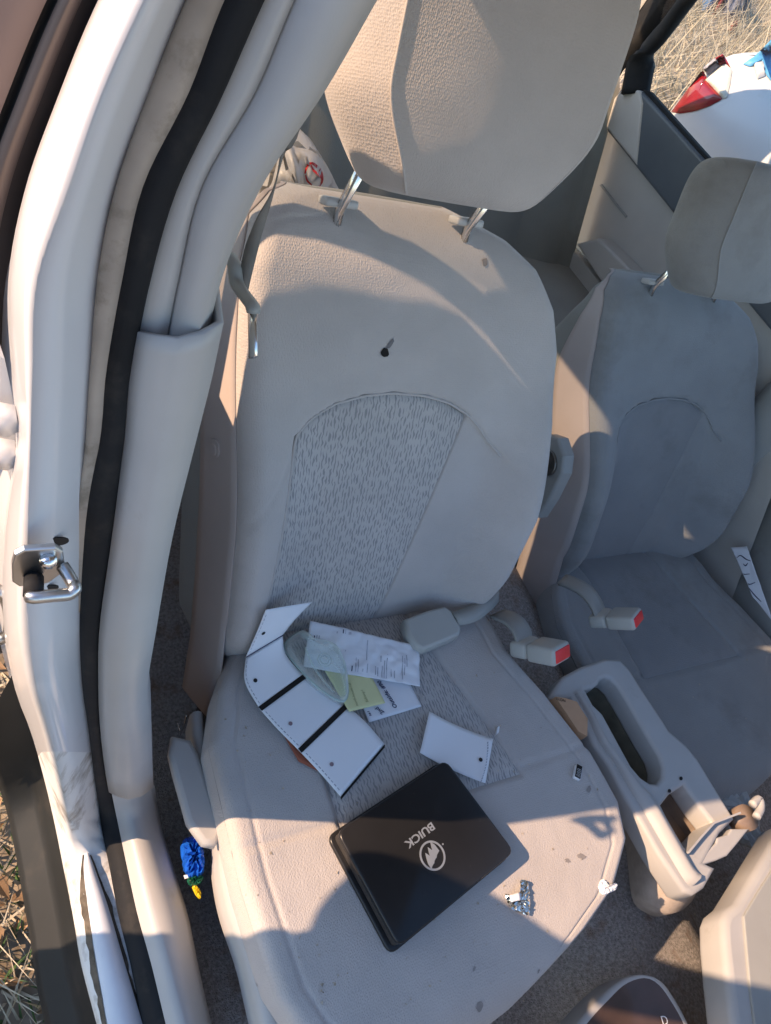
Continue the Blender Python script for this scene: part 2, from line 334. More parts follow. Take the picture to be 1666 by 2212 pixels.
    for i, y in enumerate(ys):
        xl, xr = float(CL(y)), float(CR(y)); xc, hw = (xl+xr)/2, (xr-xl)/2
        fr = max(0., (YF+.06-y)/.06); drop = .05*(1-math.sqrt(max(0, 1-fr*fr)))
        for j, aa in enumerate(np.linspace(-1, 1, nx)):
            al = math.sin(aa*math.pi/2)*.3+aa*.7; x = xc+hw*al; r = .016
            k = max(0, (abs(al)-(1-r/hw))/(r/hw))
            a0, a1 = pnl(y); d = min(x-a0, a1-x, y+.275)
            g = .006*float(sst(d, -.004, .005))
            g += .0022*math.exp(-((x-xl-.030)/.003)**2)*(y > YF+.03)+.0022*math.exp(-((xr-x-.034)/.003)**2)*(y > YF+.05)
            if y < -.2: g += .003*math.exp(-((y+.265-.03*(abs(x)-.13))/.004)**2)*(abs(x-.01) > .13)
            z = float(zc(y))-drop-r*(1-math.sqrt(max(0, 1-k*k)))-g+.012*sst(abs(x-xc)/hw, .62, .9)*(1-sst(y, -.1, .05))*0+.002*fbm((x, y, 2), 7)
            T[i, j] = O+np.array([x, y, z]); U[i, j] = (x, y)
        ed.append((xl, xr, float(zc(y))-drop-.016))
    grid('cushion_cover', T, FAB, root, U)
    S = np.zeros((2, len(ys), 10, 3)); US = np.zeros((2, len(ys), 10, 2))
    for i, y in enumerate(ys):
        xl, xr, z = ed[i]
        for q in range(2):
            x = (xl, xr)[q]; sg = (-1, 1)[q]
            for j, k in enumerate(np.linspace(0, 1, 10)):
                S[q, i, j] = O+np.array([x+sg*(.006*math.sin(k*math.pi)-.02*k*k), y+.03*k*k*(y < -.4), z-.105*k]); US[q, i, j] = (y, z-.105*k)
    grid('cushion_side', S[0], FAB, root, US[0], flip=True); grid('cushion_side', S[1], FAB, root, US[1])
    na, nb = int(60*det), int(60*det); Pn = np.zeros((nb, na, 3)); up = np.zeros((nb, na, 2))
    for i, bb in enumerate(np.linspace(0, 1, nb)):
        y = -.272+.33*bb; a0, a1 = pnl(y)
        for j, aa in enumerate(np.linspace(0, 1, na)):
            x = a0+.003+(a1-a0-.006)*aa; e = min(aa, 1-aa, bb)*.2
            Pn[i, j] = O+np.array([x, y, float(zc(y))+.0005-.005*(1-float(sst(e, 0, .01)))+.002*fbm((x, y, 2), 7)]); up[i, j] = (x, y)
    grid('cushion_insert', Pn, PAN, root, up)
    # base pedestal under the cushion and its plastic side valance
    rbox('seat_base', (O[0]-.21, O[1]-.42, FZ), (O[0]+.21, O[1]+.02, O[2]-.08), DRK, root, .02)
    return root, W
seatP, WP = build_seat('passenger_seat', (0, 0, 0), 26, 'grey cloth front seat with papers and black booklet lying on its cushion')
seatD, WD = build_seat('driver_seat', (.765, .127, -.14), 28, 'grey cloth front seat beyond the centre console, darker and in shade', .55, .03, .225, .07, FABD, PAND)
# ------------------------------------------------------------------ car body we look into
car = thing('car', (.35, .4, GZ), 'white car with open right side doors, its grey cabin filling the view', 'car')
YS = [-260, 0, 200, 400, 600, 800, 937, 1137, 1337, 1475, 1575, 1675, 1775, 1875, 1975, 2075, 2212, 2300]
# pillar / sill outlines (photo pixels) from the outside in; each one bends from the jamb plane (y) into the sill plane (z)
BD = dict(
 out=[355, 225, 142, 70, 32, 38, 47, 20, 18, 40, 75, 102, 125, 145, 165, 182, 218, 240],
 lit=[355, 225, 142, 70, 32, 38, 47, 20, 18, 40, 75, 102, 125, 145, 165, 182, 218, 240],
 lit2=[440, 310, 220, 150, 80, 70, 66, 60, 58, 78, 105, 130, 150, 170, 190, 210, 245, 266],
 wht=[525, 400, 320, 250, 210, 200, 192, 182, 172, 177, 191, 203, 219, 239, 257, 281, 309, 328],
 bei=[610, 485, 408, 310, 265, 230, 218, 186, 176, 180, 194, 206, 222, 242, 260, 286, 313, 332],
 blk=[690, 570, 480, 385, 325, 287, 275, 250, 222, 218, 222, 234, 254, 275, 297, 325, 358, 380],
 tr1=[765, 640, 555, 440, 390, 352, 330, 295, 262, 250, 258, 268, 286, 310, 336, 362, 398, 420],
 tr2=[960, 815, 700, 567, 480, 435, 402, 355, 322, 304, 315, 320, 336, 365, 395, 415, 445, 466])
YK = dict(out=-.03, lit=-.118, lit2=-.168, wht=-.13, bei=-.138, blk=-.134, tr1=-.138, tr2=-.13)
LEAN, LZ = .22, .38   # the pillar leans back above this height
ZK = dict(out=-.20, lit=-.165, lit2=-.15, wht=-.145, bei=-.125, blk=-.115, tr1=-.10, tr2=-.115)
def B3(k, n=70, dy=0, dz=0):
    pts = bez(list(zip(BD[k], YS)), n); out = []
    for x, y in pts:
        a = depth(x, y, 'y', YK[k]+dy); a2 = depth(x, y, (0, 1, -LEAN), YK[k]-LEAN*LZ)
        a = max(a, a2) if a > 0 else a2; b = depth(x, y, 'z', ZK[k]+dz); a = a if a > 0 else 9; b = b if b > 0 else 9
        h = .10; m = max(h-abs(a-b), 0)/h; t = min(a, b)-m*m*h*.25
        out.append(C0+ray(x, y)*t)
    return np.array(out)
def ribbon(name, rows, m, bulge=0., n=8, thick=0):
    rows = [np.asarray(r) for r in rows]; P = np.stack(rows)           # k x n x 3
    if len(rows) == 2 and bulge:
        nrm = np.cross(np.gradient(P[0], axis=0), P[1]-P[0]); nrm /= np.linalg.norm(nrm, axis=1)[:, None]
        vd = np.sign(np.sum(nrm*(C0-P[0]), axis=1))[:, None]; nrm = nrm*vd
        P = np.stack([P[0]*(1-k)+P[1]*k+nrm*bulge*math.sqrt(max(0, 1-(2*k-1)**2)) for k in np.linspace(0, 1, n)])
    return grid(name, P, m, car, thick=thick)
o_, l_, l2_, w_, b_, k_, t1_, t2_ = [B3(k) for k in ('out', 'lit', 'lit2', 'wht', 'bei', 'blk', 'tr1', 'tr2')]
rk = np.clip((np.arange(70)-34)/10, 0, 1)[:, None]; b_ = b_*(1-rk)+w_*rk   # the flocked edge narrows to nothing towards the sill
P = np.stack([o_, (o_+l_)/2+np.array([-.004, -.004, 0]), l_, (l_+l2_)/2, l2_, (l2_+w_)/2, w_])
cut = 52
jamb = grid('pillar_jamb', P[:, :cut], WHT, car); flange = grid('sill_flange', P[:, cut-1:], WHD, car)
ribbon('door_seal_edge', (w_[:46], b_[:46]), BEI, .006)
ribbon('door_seal', (b_[:], k_[:]), RUB, .007)
iu = int(np.argmin(abs(np.array([p[1] for p in bez(list(zip(BD['blk'], YS)), 70)])-690)))
def inset(r, d): return r+np.array(d)
def prear(r, dx): return np.array([(p[0]+dx, max(p[1]+.06, float(np.interp(p[2], [0, .35, .49, .53, .566, .60, .64, .70, .725, .742, .757, .775, .80, 1.], [.05, .17, .225, .246, .263, .279, .298, .329, .336, .315, .28, .25, .235, .235]))), p[2]) for p in r])  # unseen rear edge, bulged and notched to shape the sun patch on backrest and headrest
# upper pillar trim (two facets) and the lower trim that sleeves over it
grid('pillar_trim_upper', np.stack([k_[:iu+2], .5*(k_+t1_)[:iu+2]+np.array([0, -.003, 0]), .06*k_[:iu+2]+.94*t1_[:iu+2], t1_[:iu+2]+np.array([0, .008, 0])]), PLA, car)
grid('pillar_trim_inner', np.stack([t1_[:iu+2]+np.array([0, .006, 0]), .97*t1_[:iu+2]+.03*t2_[:iu+2]+np.array([0, -.003, 0]), .5*(t1_+t2_)[:iu+2]+np.array([0, -.016, 0]), t2_[:iu+2], t2_[:iu+2]+np.array([.008, .05, 0]), prear(t2_[:iu+2], .012), prear(t2_[:iu+2], -.06)]), PLA, car)
il = 54
q = np.array([0, -.010, .004])
low = np.stack([k_[iu:il]+q*.4, .6*k_[iu:il]+.4*t1_[iu:il]+q, t1_[iu:il]+q*1.5, .5*(t1_+t2_)[iu:il]+q*1.6, t2_[iu:il]+q, t2_[iu:il]+np.array([.010, .05, 0]), prear(t2_[iu:il], .012), prear(t2_[iu:il], -.06)])
grid('pillar_trim_lower', low, PLA, car, thick=.004)
sill = np.stack([k_[il-1:]+q*.3, .65*k_[il-1:]+.35*t1_[il-1:]+np.array([0, 0, .006]), t1_[il-1:]+np.array([0, 0, .007]), .45*t1_[il-1:]+.55*t2_[il-1:]+np.array([0, 0, .005]), t2_[il-1:], t2_[il-1:]+np.array([.012, 0, -.03]), t2_[il-1:]+np.array([.014, 0, -.14])])
grid('sill_trim', sill, PLA, car)
# outer side of the body: pillar skin turning back, rocker below the flange
grid('pillar_outer_skin', np.stack([o_[:cut], o_[:cut]+np.array([-.012, .03, 0]), o_[:cut]+np.array([-.008, .10, 0]), prear(o_[:cut], .03)]), WHT, car, flip=True)
RK = mat('dark_rocker', (.012, .014, .015), .55, .15, 12, dirt=(.04, .035, .03), dscale=12, dmin=.58)
ro = o_[cut-6:]
grid('rocker_panel', np.stack([ro, ro+np.array([-.012, 0, -.05]), ro+np.array([-.02, 0, -.085]), ro+np.array([-.045, 0, -.095]), ro+np.array([-.052, 0, -.13]), ro+np.array([-.03, 0, -.24])]), RK, car)
# pointed painted step lying on the sill flange
bl = bez([(184, 1834), (181, 1880), (190, 1960), (207, 2070), (232, 2212), (247, 2300)], 60); br = bez([(189, 1834), (206, 1880), (234, 1960), (266, 2070), (308, 2212), (333, 2300)], 60)
BLU = mat('bluish_white_paint', (.62, .66, .72), .35, .05, 20, dirt=(.2, .2, .2), dscale=28, dmin=.62)
bz = -.137
grid('sill_step', np.stack([[H(x, y, 'z', bz-.02) for x, y in bl], [H(x, y, 'z', bz) for x, y in bl], [H(x*.5+u*.5, y*.5+v*.5, 'z', bz+.004) for (x, y), (u, v) in zip(bl, br)], [H(x, y, 'z', bz) for x, y in br], [H(x, y, 'z', bz-.02) for x, y in br]]), BLU, car)
DIR = mat('sill_grime', (.09, .075, .058), .9, .5, 60, dirt=(.14, .12, .09), dscale=80)
FLB = bvh([flange])
def gpatch(name, px, lift=.0016):
    V = []
    for x, y in px:
        h, n = cast(FLB, x, y); V.append(h+n*lift if h is not None else H(x, y, 'z', -.145))
    n = len(V)//2; return mesh(name, V, [(i, i+1, 2*n-2-i, 2*n-1-i) for i in range(n-1)], DIR, car)
for side, w0, sd in ((bl[::2], -11, 1), (br[::2], 7, 2)):
    a_ = [(x, y) for x, y in side if y < 2290]; b_2 = [(x+w0*(1+.7*fbm((y*.006, sd, 0), 4, sd))*min(1, .3+i/8), y) for i, (x, y) in enumerate(a_)]; gpatch('grime_line', a_+b_2[::-1])
# ---- door striker on the jamb
SY = min(cast(bvh([jamb]), x, y)[0][1] for x, y in ((45, 1215), (85, 1230), (125, 1215), (60, 1260), (120, 1240)))-.001
def JY(x, y, d=0): return H(x, y, 'y', SY-d)
plp = [(32, 1225), (38, 1205), (55, 1196), (118, 1192), (132, 1200), (135, 1222), (128, 1245), (105, 1262), (90, 1266), (45, 1270), (33, 1262)]
M = frame_from((0, 0, 0), (1, 0, 0), (0, -1, 0))
def jl(pts, d): return [(JY(x, y, d)[0], JY(x, y, d)[2]) for x, y in pts]
Mj = Matrix(((1, 0, 0, 0), (0, 0, -1, SY-.004), (0, 1, 0, 0), (0, 0, 0, 1)))
st = plate('door_striker', [jl(plp, .008)], .005, MET, Mj, car, .0015)
lp = [JY(62, 1288, .026), JY(75, 1290, .028), JY(110, 1287, .028), JY(150, 1283, .027), JY(162, 1272, .025), JY(158, 1262, .02), JY(146, 1240, .013), JY(134, 1222, .007)]
tube('striker_loop', lp, .0042, MET, st, 8, 30)
tube('striker_sleeve', [JY(73, 1250, .008), JY(72, 1283, .026)], .0062, RUB, st, 12)
for x, y, r in ((122, 1167, .0062), (108, 1267, .0045)):
    c = cast(bvh([jamb]), x, y)[0]; plate('jamb_hole', [circ(c[0], c[2], r*1.25, r*.8)], .001, DRK, Matrix(((1, 0, 0, 0), (0, 0, -1, c[1]-.001), (0, 1, 0, 0), (0, 0, 0, 1))), car)
JB = bvh([jamb]); c_b, n_b = JY(90, 1222, .008), None
for x, y in ((104, 1212), (70, 1255)): tube('striker_screw', [JY(x, y, .006), JY(x, y, .0105)], .0055, STL, st, 8)
# ---- rear door: frame edge and hinge seen at the left margin
RD = mat('rear_door_trim', (.16, .125, .11), .5, .15, 5)
# rear door, closed behind the pillar: outer skin below the belt line, window frame and glass above
def rdx(z): return -.475+.02*abs(z-.1)+.16*max(0, z-.42)**1.2
dr = grid('rear_door', np.array([[(rdx(z), y, z) for z in np.linspace(-.26, .44, 16)] for y in np.linspace(.02, 1.15, 8)]), WHT, car, thick=-.05)
tube('window_frame', [(rdx(.44), .27, .44), (rdx(.6), .325, .60), (rdx(.7), .365, .70), (rdx(.76), .376, .77), (rdx(.84), .39, .86), (-.39, .7, .84), (-.40, 1.1, .79), (-.42, 1.45, .64)], .016, RUB, dr, 8, 40)  # unseen upright and top edge bent to trim the sun reaching the seats
LC = bez(list(zip(BD['lit'], YS)), 70)[:46]
def rdr(dx, yv): return [H(x+dx, y, 'y', yv) for x, y in LC]
grid('frame_applique', np.stack([rdr(6, .03), rdr(-22, .028), rdr(-48, .024)]), mat('dark_door_frame', (.055, .045, .042), .5, .2, 6), dr)
grid('frame_trim', np.stack([rdr(-48, .024), rdr(-75, .012), rdr(-100, .02)]), RD, dr)
grid('frame_groove', np.stack([rdr(-100, .02), rdr(-112, .028), rdr(-124, .02)]), RUB, dr)
grid('frame_skin', np.stack([rdr(-124, .02), rdr(-190, .016), rdr(-420, .03)]), mat('frame_brown', (.20, .145, .13), .5, .12, 5), dr)
GLA = bpy.data.materials.new('window_glass'); GLA.use_nodes = True
_n = GLA.node_tree.nodes; _l = GLA.node_tree.links; _n.remove(_n['Principled BSDF'])
_t = _n.new('ShaderNodeBsdfTransparent'); _t.inputs[0].default_value = (.86, .9, .88, 1); _g = _n.new('ShaderNodeBsdfGlossy'); _g.inputs['Roughness'].default_value = .03
_f = _n.new('ShaderNodeFresnel'); _f.inputs[0].default_value = 1.45; _m = _n.new('ShaderNodeMixShader'); _l.new(_f.outputs[0], _m.inputs[0]); _l.new(_t.outputs[0], _m.inputs[1]); _l.new(_g.outputs[0], _m.inputs[2]); _l.new(_m.outputs[0], _n['Material Output'].inputs[0])
TNT = GLA.copy(); TNT.name = 'tinted_glass'; [n_ for n_ in TNT.node_tree.nodes if n_.type == 'BSDF_TRANSPARENT'][0].inputs[0].default_value = (.45, .47, .46, 1)  # tint added to weaken the sun coming through the rear door pane
mesh('window_pane', [(rdx(.43), .27, .43), (rdx(.43), 1.15, .43), (-.415, 1.4, .66), (-.40, 1.08, .79), (-.39, .7, .84), (rdx(.84), .39, .86), (rdx(.76), .38, .77), (rdx(.6), .33, .6)], [(0, 1, 2, 3, 4, 5, 6, 7)], TNT, dr, False)
grid('roof_side_blocker', np.array([[(xa, y, za), (-.345, y, .95), (-.32, y, 1.08)] for y, xa, za in ((.385, -.40, .87), (.55, -.40, .85), (.9, -.40, .82), (1.2, -.41, .76), (1.5, -.42, .62))]), WHT, car, thick=.01)  # unseen filler panel added to block sun stripes above the window frame
hg = [(0, 770), (10, 775), (22, 830), (38, 905), (41, 960), (38, 1000), (30, 1040), (22, 1038), (14, 985), (0, 940)]
hp = [H(x, y, 'y', -.035) for x, y in hg]
hb = mesh('door_hinge', hp+[p+np.array([-.004, .03, 0]) for p in hp], [list(range(10))]+[(i, i+10, (i+1) % 10+10, (i+1) % 10) for i in range(10)], WHT, car, False)
for y0 in (890, 965):
    c = H(6, y0, 'y', -.045); tube('hinge_bolt', [c, c+np.array([-.0, -.014, 0])], .010, WHT, hb, 6)
ck = [H(x, y, 'y', -.03) for x, y in [(-4, 1275), (8, 1285), (18, 1310), (22, 1350), (16, 1372), (-4, 1382)]]
tube('door_check_strap', ck, .006, MET, car, 8, 24)
# ---- cabin floor and transmission tunnel
fl = []
nx, ny = 60, 60
P = np.zeros((nx, ny, 3))
for i, x in enumerate(np.linspace(-.36, 1.12, nx)):
    for j, y in enumerate(np.linspace(-1.25, .75, ny)):
        P[i, j] = (x, y, FZ+.085*math.exp(-((x-.40)/.15)**4)*sst(y, -1.0, -.6)+.008*fbm((x, y, 5), 5))
tag(grid('floor_carpet', P, CAR, car), 'tan carpet on the cabin floor')
# ---- roof, far side, rear end (closing the cabin so that light enters only where it can)
HL = mat('headliner', (.46, .45, .42), .9, .05, 10)
P = np.array([[(x, y, 1.09-.10*((x-.37)/.75)**2-.03*((y-.5)/.9)**2-.05*sst(y, 0, .4)) for y in np.linspace(-.45, 1.45, 10)] for x in np.linspace(-.33, 1.06, 14)])
grid('roof', P, HL, car, thick=.03)
tube('roof_rail', [(-.40, -.95, .72), (-.34, -.55, 1.0), (-.33, .0, 1.0), (-.335, .30, .985), (-.345, .46, .90), (-.36, .9, .85), (-.38, 1.5, .76), (-.38, 1.85, .55)], .025, WHT, car, 8, 40)  # unseen rear half lowered to keep sun off the driver seat
tube('roof_rail', [(1.12, -.95, .72), (1.08, -.55, 1.0), (1.075, .2, 1.03), (1.08, .9, 1.02), (1.10, 1.5, .86)], .03, HL, car, 8, 40)
grid('parcel_shelf', np.array([[(x, y, .42) for y in (1.32, 1.95)] for x in (-.33, 1.06)]), HL, car, thick=.02)
# ---- dash and front bulkhead
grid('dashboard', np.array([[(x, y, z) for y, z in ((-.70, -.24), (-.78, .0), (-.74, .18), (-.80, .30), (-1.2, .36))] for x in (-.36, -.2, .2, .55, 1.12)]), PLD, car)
# ---- left rear door, seen between the seats
XD = 1.085
def D3(x, y, off=0): return H(x, y, 'x', XD-off)
SP = mat('door_panel_plastic', (.52, .50, .46), .5, .05, 10, .1, 500, dirt=(.3, .28, .24), dscale=8, dmin=.64, bdist=.0006)
SP2 = mat('door_upper_pad', (.10, .115, .13), .45, .08, 10, .1, 500, bdist=.0006)
ld = mesh('door', *(lambda V: (V, [(0, 1, 2, 3)]))([D3(1170, 560), D3(1296, 255), D3(1760, 830), D3(1560, 1350)]), SP, car, False)
ld['label'] = 'beige left rear door panel beyond the seats'
def dplate(name, px, off, th, m, bev=.006, par=None):
    pts = [D3(x, y, off) for x, y in px]; lp = [(p[1], p[2]) for p in pts]
    Mx = Matrix(((0, 0, -1, XD-off+th/2), (1, 0, 0, 0), (0, 1, 0, 0), (0, 0, 0, 1)))
    return plate(name, [lp], th, m, Mx, par or ld, bev)
dplate('upper_pad', [(1296, 254), (1345, 194), (1375, 198), (1392, 215), (1440, 268), (1700, 560), (1700, 745), (1487, 490)], .03, .03, SP2, .008)
dplate('pad_lit_patch', [(1297, 252), (1346, 194), (1378, 200), (1384, 225), (1372, 345)], .034, .034, SP, .006)  # sunlit end of the pad, put in as a paler piece
dplate('window_seal', [(1390, 196), (1400, 200), (1720, 560), (1720, 585)], .02, .02, RUB, .004)
dplate('armrest', [(1253, 530), (1290, 521), (1345, 575), (1420, 655), (1400, 700), (1375, 690), (1298, 598)], .06, .06, SP, .008)
dplate('lower_pocket', [(1222, 530), (1250, 560), (1320, 650), (1380, 740), (1250, 800), (1180, 760), (1190, 620)], .028, .028, SP, .006)
WOOD = mat('dark_red_recess', (.10, .022, .018), .4, .3, 30)
dplate('pull_recess', [(1312, 604), (1345, 600), (1375, 612), (1372, 640), (1335, 644), (1318, 626)], .064, .006, WOOD, .002)
hp = [(1439, 522), (1450, 517), (1470, 518), (1500, 560), (1510, 605), (1490, 600), (1470, 590), (1450, 565)]
dplate('handle_bezel', hp, .02, .02, STL, .004); dplate('handle', [(1446, 525), (1465, 524), (1495, 575), (1480, 588), (1458, 565)], .028, .02, PLD, .004)
dplate('panel_groove', [(1296, 400), (1299, 398), (1353, 466), (1351, 469)], .004, .004, PLD, .001)
gl = mesh('window_pane', [D3(1390, 200, -.01), D3(1720, 575, -.01), H(1900, -700, 'x', XD-.05), H(1500, -260, 'x', XD-.05)], [(0, 1, 2, 3)], GLA, ld, False)
# frame of that door and the quarter pillar behind it
fr = [D3(x, y, .02) for x, y in [(1372, 205), (1392, 120), (1440, 60), (1500, -20), (1600, -140)]]
tube('window_frame', fr, .020, RUB, ld, 8, 30, flat=1.8)
def cp(px, off): return [D3(x, y, off) for x, y in px]
qa = bez([(1150, 600), (1225, 440), (1285, 270), (1335, 170), (1420, 60), (1560, -120)], 30); qb = bez([(1120, 580), (1190, 420), (1255, 260), (1295, 160), (1370, 40), (1480, -120)], 30)
qc = bez([(1090, 560), (1160, 400), (1225, 240), (1265, 130), (1340, 0), (1420, -140)], 30)
grid('aperture_seal', np.stack([cp(qa, .0), cp((qa+qb)/2, .025), cp(qb, .0)]), RUB, car)
grid('quarter_trim', np.stack([cp(qb, .004), cp((qb+qc)/2, .02), cp(qc, .0), [p+np.array([-.02, .25, 0]) for p in cp(qc, .0)]]), SP, car)
plate('quarter_panel', [[(1.40, .30), (2.6, .30), (2.6, .46), (1.98, .47), (1.62, .95), (1.42, 1.0)]], .03, WHT, Matrix(((0, 0, -1, 1.12), (1, 0, 0, 0), (0, 1, 0, 0), (0, 0, 0, 1))), car)
grid('trunk_lid', np.array([[(x, y, .46) for y in (1.96, 2.6)] for x in (-.38, 1.1)]), WHT, car, thick=.03)
# ---- left B pillar / front door behind the driver seat (right margin)
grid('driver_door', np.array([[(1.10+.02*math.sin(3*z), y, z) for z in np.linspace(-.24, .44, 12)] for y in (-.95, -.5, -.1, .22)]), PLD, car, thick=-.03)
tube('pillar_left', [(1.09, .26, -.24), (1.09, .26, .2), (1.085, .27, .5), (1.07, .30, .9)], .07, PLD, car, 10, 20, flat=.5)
# ------------------------------------------------------------------ cabin fittings
kids = lambda r, n: [o for o in r.children if o.name.split('.')[0] in n]
PB = bvh(kids(seatP, ('backrest_cover', 'backrest_insert', 'cushion_cover', 'cushion_insert')))
def decal(name, B, px, m, par, lift=.0012, cen=None):
    """thin patch following the surface under a pixel outline"""
    px = np.array(px, float); c = px.mean(0) if cen is None else np.array(cen); V = []; n = len(px); K = 4
    for k in range(1, K+1):
        for p in px: h, nn = cast(B, *(c+(p-c)*k/K)); V.append(h+nn*lift)
    h, nn = cast(B, *c); V.append(h+nn*lift)
    f = [(K*n, i, (i+1) % n) for i in range(n)]+[((k-1)*n+i, k*n+i, k*n+(i+1) % n, (k-1)*n+(i+1) % n) for k in range(1, K) for i in range(n)]
    return mesh(name, V, f, m, par)
def blob(cx, cy, rx, ry, n=16, j=.12, rot=0, seed=0):
    r = random.Random(seed); out = []
    for k in range(n):
        a = k*2*math.pi/n; q = 1+j*r.uniform(-1, 1); x, y = rx*q*math.cos(a), ry*q*math.sin(a); out.append((cx+x*math.cos(rot)-y*math.sin(rot), cy+x*math.sin(rot)+y*math.cos(rot)))
    return out
BRN = mat('burnt_edge', (.012, .010, .009), .9, .3, 50); STN = mat('stain', (.27, .25, .24), .95, .2, 60)
decal('burn_hole', PB, blob(831, 761, 9, 10, 14, .12, 0, 1), BRN, seatP)
decal('stain', PB, [(834, 752), (838, 742), (845, 734), (849, 730), (851, 736), (847, 744), (841, 752)], mat('stain_dark', (.15, .145, .15), .95, .2, 60), seatP, .0010)
decal('stain', PB, blob(1047, 567, 6, 9, 12, .2, 0, 3), STN, seatP, .0010)
for i, (x, y, a, b) in enumerate([(1256, 1850, 9, 6), (1272, 1705, 5, 7), (1035, 2175, 7, 12), (1024, 2093, 3, 6), (1163, 2098, 2, 5), (1226, 1860, 6, 4)]):
    decal('stain', PB, blob(x, y, a, b, 12, .3, .4, 10+i), STN, seatP, .0008)
# ---- plastic trims along the outer side of the passenger seat
zl = -.03
lz = [(377, 1625), (381, 1601), (406, 1606), (419, 1631), (438, 1690), (460, 1760), (468, 1801), (460, 1814), (446, 1811), (417, 1771), (387, 1666)]
plate('recliner_lever', [[tuple(H(x, y, 'z', zl)[:2]) for x, y in lz]], .022, PLA, Matrix.Translation((0, 0, zl-.011)), seatP, .007, smooth=True)
va = bez([(412, 1540), (416, 1615), (440, 1700), (460, 1765), (473, 1820), (473, 1870), (490, 1960), (530, 2080), (562, 2212), (590, 2300)], 40)
vb = bez([(440, 1540), (448, 1615), (472, 1720), (486, 1780), (503, 1850), (512, 1900), (534, 1970), (575, 2090), (622, 2212), (655, 2300)], 40)
zv = -.052
A = np.array([H(x, y, 'z', zv) for x, y in va]); Bv = np.array([H(x, y, 'z', zv) for x, y in vb])
grid('side_valance', np.stack([A+np.array([.004, 0, -.07]), A+np.array([0, 0, -.008]), A*.8+Bv*.2+np.array([0, 0, .004]), A*.5+Bv*.5+np.array([0, 0, .007]), A*.2+Bv*.8+np.array([0, 0, .004]), Bv+np.array([0, 0, -.006]), Bv+np.array([0, 0, -.06])]), PLA, seatP)
wl_ = [np.array(H(x, y, 'z', -.03)) for x, y in [(470, 1562), (482, 1575), (480, 1590), (472, 1592)]]
tube('trim_wire', [H(x, y, 'x', -.25) for x, y in [(384, 1560), (390, 1580), (397, 1570), (403, 1545)]], .0012, STL, seatP, 6, 20)
h, n = cast(bvh(kids(seatP, ('side_panel',))), 466, 968)
if h is not None:
    plate('trim_clip', [circ(0, 0, .011)], .003, VIN, frame_from(h+n*.001, (0, 1, 0), n), seatP, .001); plate('trim_clip_face', [circ(0, .002, .007)], .003, VIN, frame_from(h+n*.0022, (0, 1, 0), n), seatP, .001)
# ---- seat belt hanging at the pillar
bt = thing('seat_belt', H(545, 670, 'x', -.285), 'grey belt webbing with hanging metal tongue beside the pillar trim', 'seat belt')
yb = -.02
bl_ = bez([(655, 150), (612, 300), (592, 400), (552, 475), (527, 545), (512, 640)], 24); br_ = bez([(680, 170), (640, 300), (612, 330), (585, 430), (560, 530), (533, 640)], 24)
def BX(x, y, X): return H(x, y, 'x', X)
grid('webbing', np.stack([[BX(x, y, -.262-.0*i) for i, (x, y) in enumerate(bl_)], [BX(x, y, -.252) for x, y in br_]]), WEB, bt, thick=.0015)
tube('tongue_loop', [BX(x, y, -.268) for x, y in [(499, 556), (507, 575), (512, 612), (530, 640), (546, 662), (547, 676)]], .0075, PLD, bt, 10, 30, flat=.8)
tube('tongue_blade', [BX(545, 672, -.268), BX(546, 720, -.270), BX(547, 772, -.272)], .0028, STL, bt, 8, flat=2.2)
# ---- buckles
BKP = mat('buckle_plastic', (.42, .425, .40), .4, .04, 20, .05, 900, bdist=.0004)
def buckle(label, p0, p1, p2, z0, z1, wd, th, red=True, roll=0.):
    """stalk p0 -> body p1..p2 (pixels), heights z0 at the stalk and z1 at the button end"""
    a = H(*p1, 'z', z0); b = H(*p2, 'z', z1); s = H(*p0, 'z', z0-.03)
    r = thing('belt_buckle', s, label, 'seat belt buckle', 'seat belt buckles between the front seats')
    x = b-a; ln = np.linalg.norm(x); x /= ln; nn = np.array([0, 0, 1.])-x*x[2]; nn = nn/np.linalg.norm(nn); sd = np.cross(nn, x); nn = nn*math.cos(roll)+sd*math.sin(roll)
    M = frame_from(a, x, nn)
    rbox('buckle_collar', (-.004, -wd*.46, -th*.46), (ln*.36, wd*.46, th*.46), BKP, r, th*.25, 3, M)
    rbox('buckle_body', (ln*.36+.0005, -wd/2, -th/2), (ln, wd/2, th/2), BKP, r, th*.22, 3, M)
    if red: rbox('release_button', (ln-.006, -wd*.40, -th*.33), (ln+.0015, wd*.40, th*.33), RED, r, .0014, 2, M)
    sb = np.cross(nn, x); e = a+x*.01
    g = [np.stack([s*(1-k)+e*k+np.array([0, 0, .02*math.sin(k*3.1)])+sg*sb*wd*.42 for k in np.linspace(0, 1, 12)]) for sg in (-1, -.4, .4, 1)]
    grid('buckle_stalk', np.stack(g), PLD, r, thick=.006)
    return r
b1 = thing('belt_buckle', H(935, 1360, 'z', .03), 'grey belt buckle lying flat against the backrest beside the receipt', 'seat belt buckle', 'seat belt buckles between the front seats')
zb = .052
bo = [(882, 1341), (925, 1324), (962, 1315), (972, 1322), (991, 1355), (988, 1366), (950, 1382), (915, 1396), (905, 1390), (890, 1370)]
plate('buckle_body', [[tuple(H(x, y, 'z', zb)[:2]) for x, y in bo]], .026, BKP, Matrix.Translation((0, 0, zb-.013)), b1, .005, smooth=True)
p = H(905, 1398, 'z', .035); rbox('release_button', p-np.array([.008, .004, .007]), p+np.array([.008, .004, .004]), RED, b1, .0015, 2)
sa = [H(x, y, 'z', z) for x, y, z in [(976, 1322, .05), (1010, 1310, .055), (1045, 1292, .05), (1075, 1268, .02)]]; sc = [H(x, y, 'z', z) for x, y, z in [(992, 1352, .05), (1030, 1342, .055), (1062, 1318, .05), (1078, 1300, .02)]]
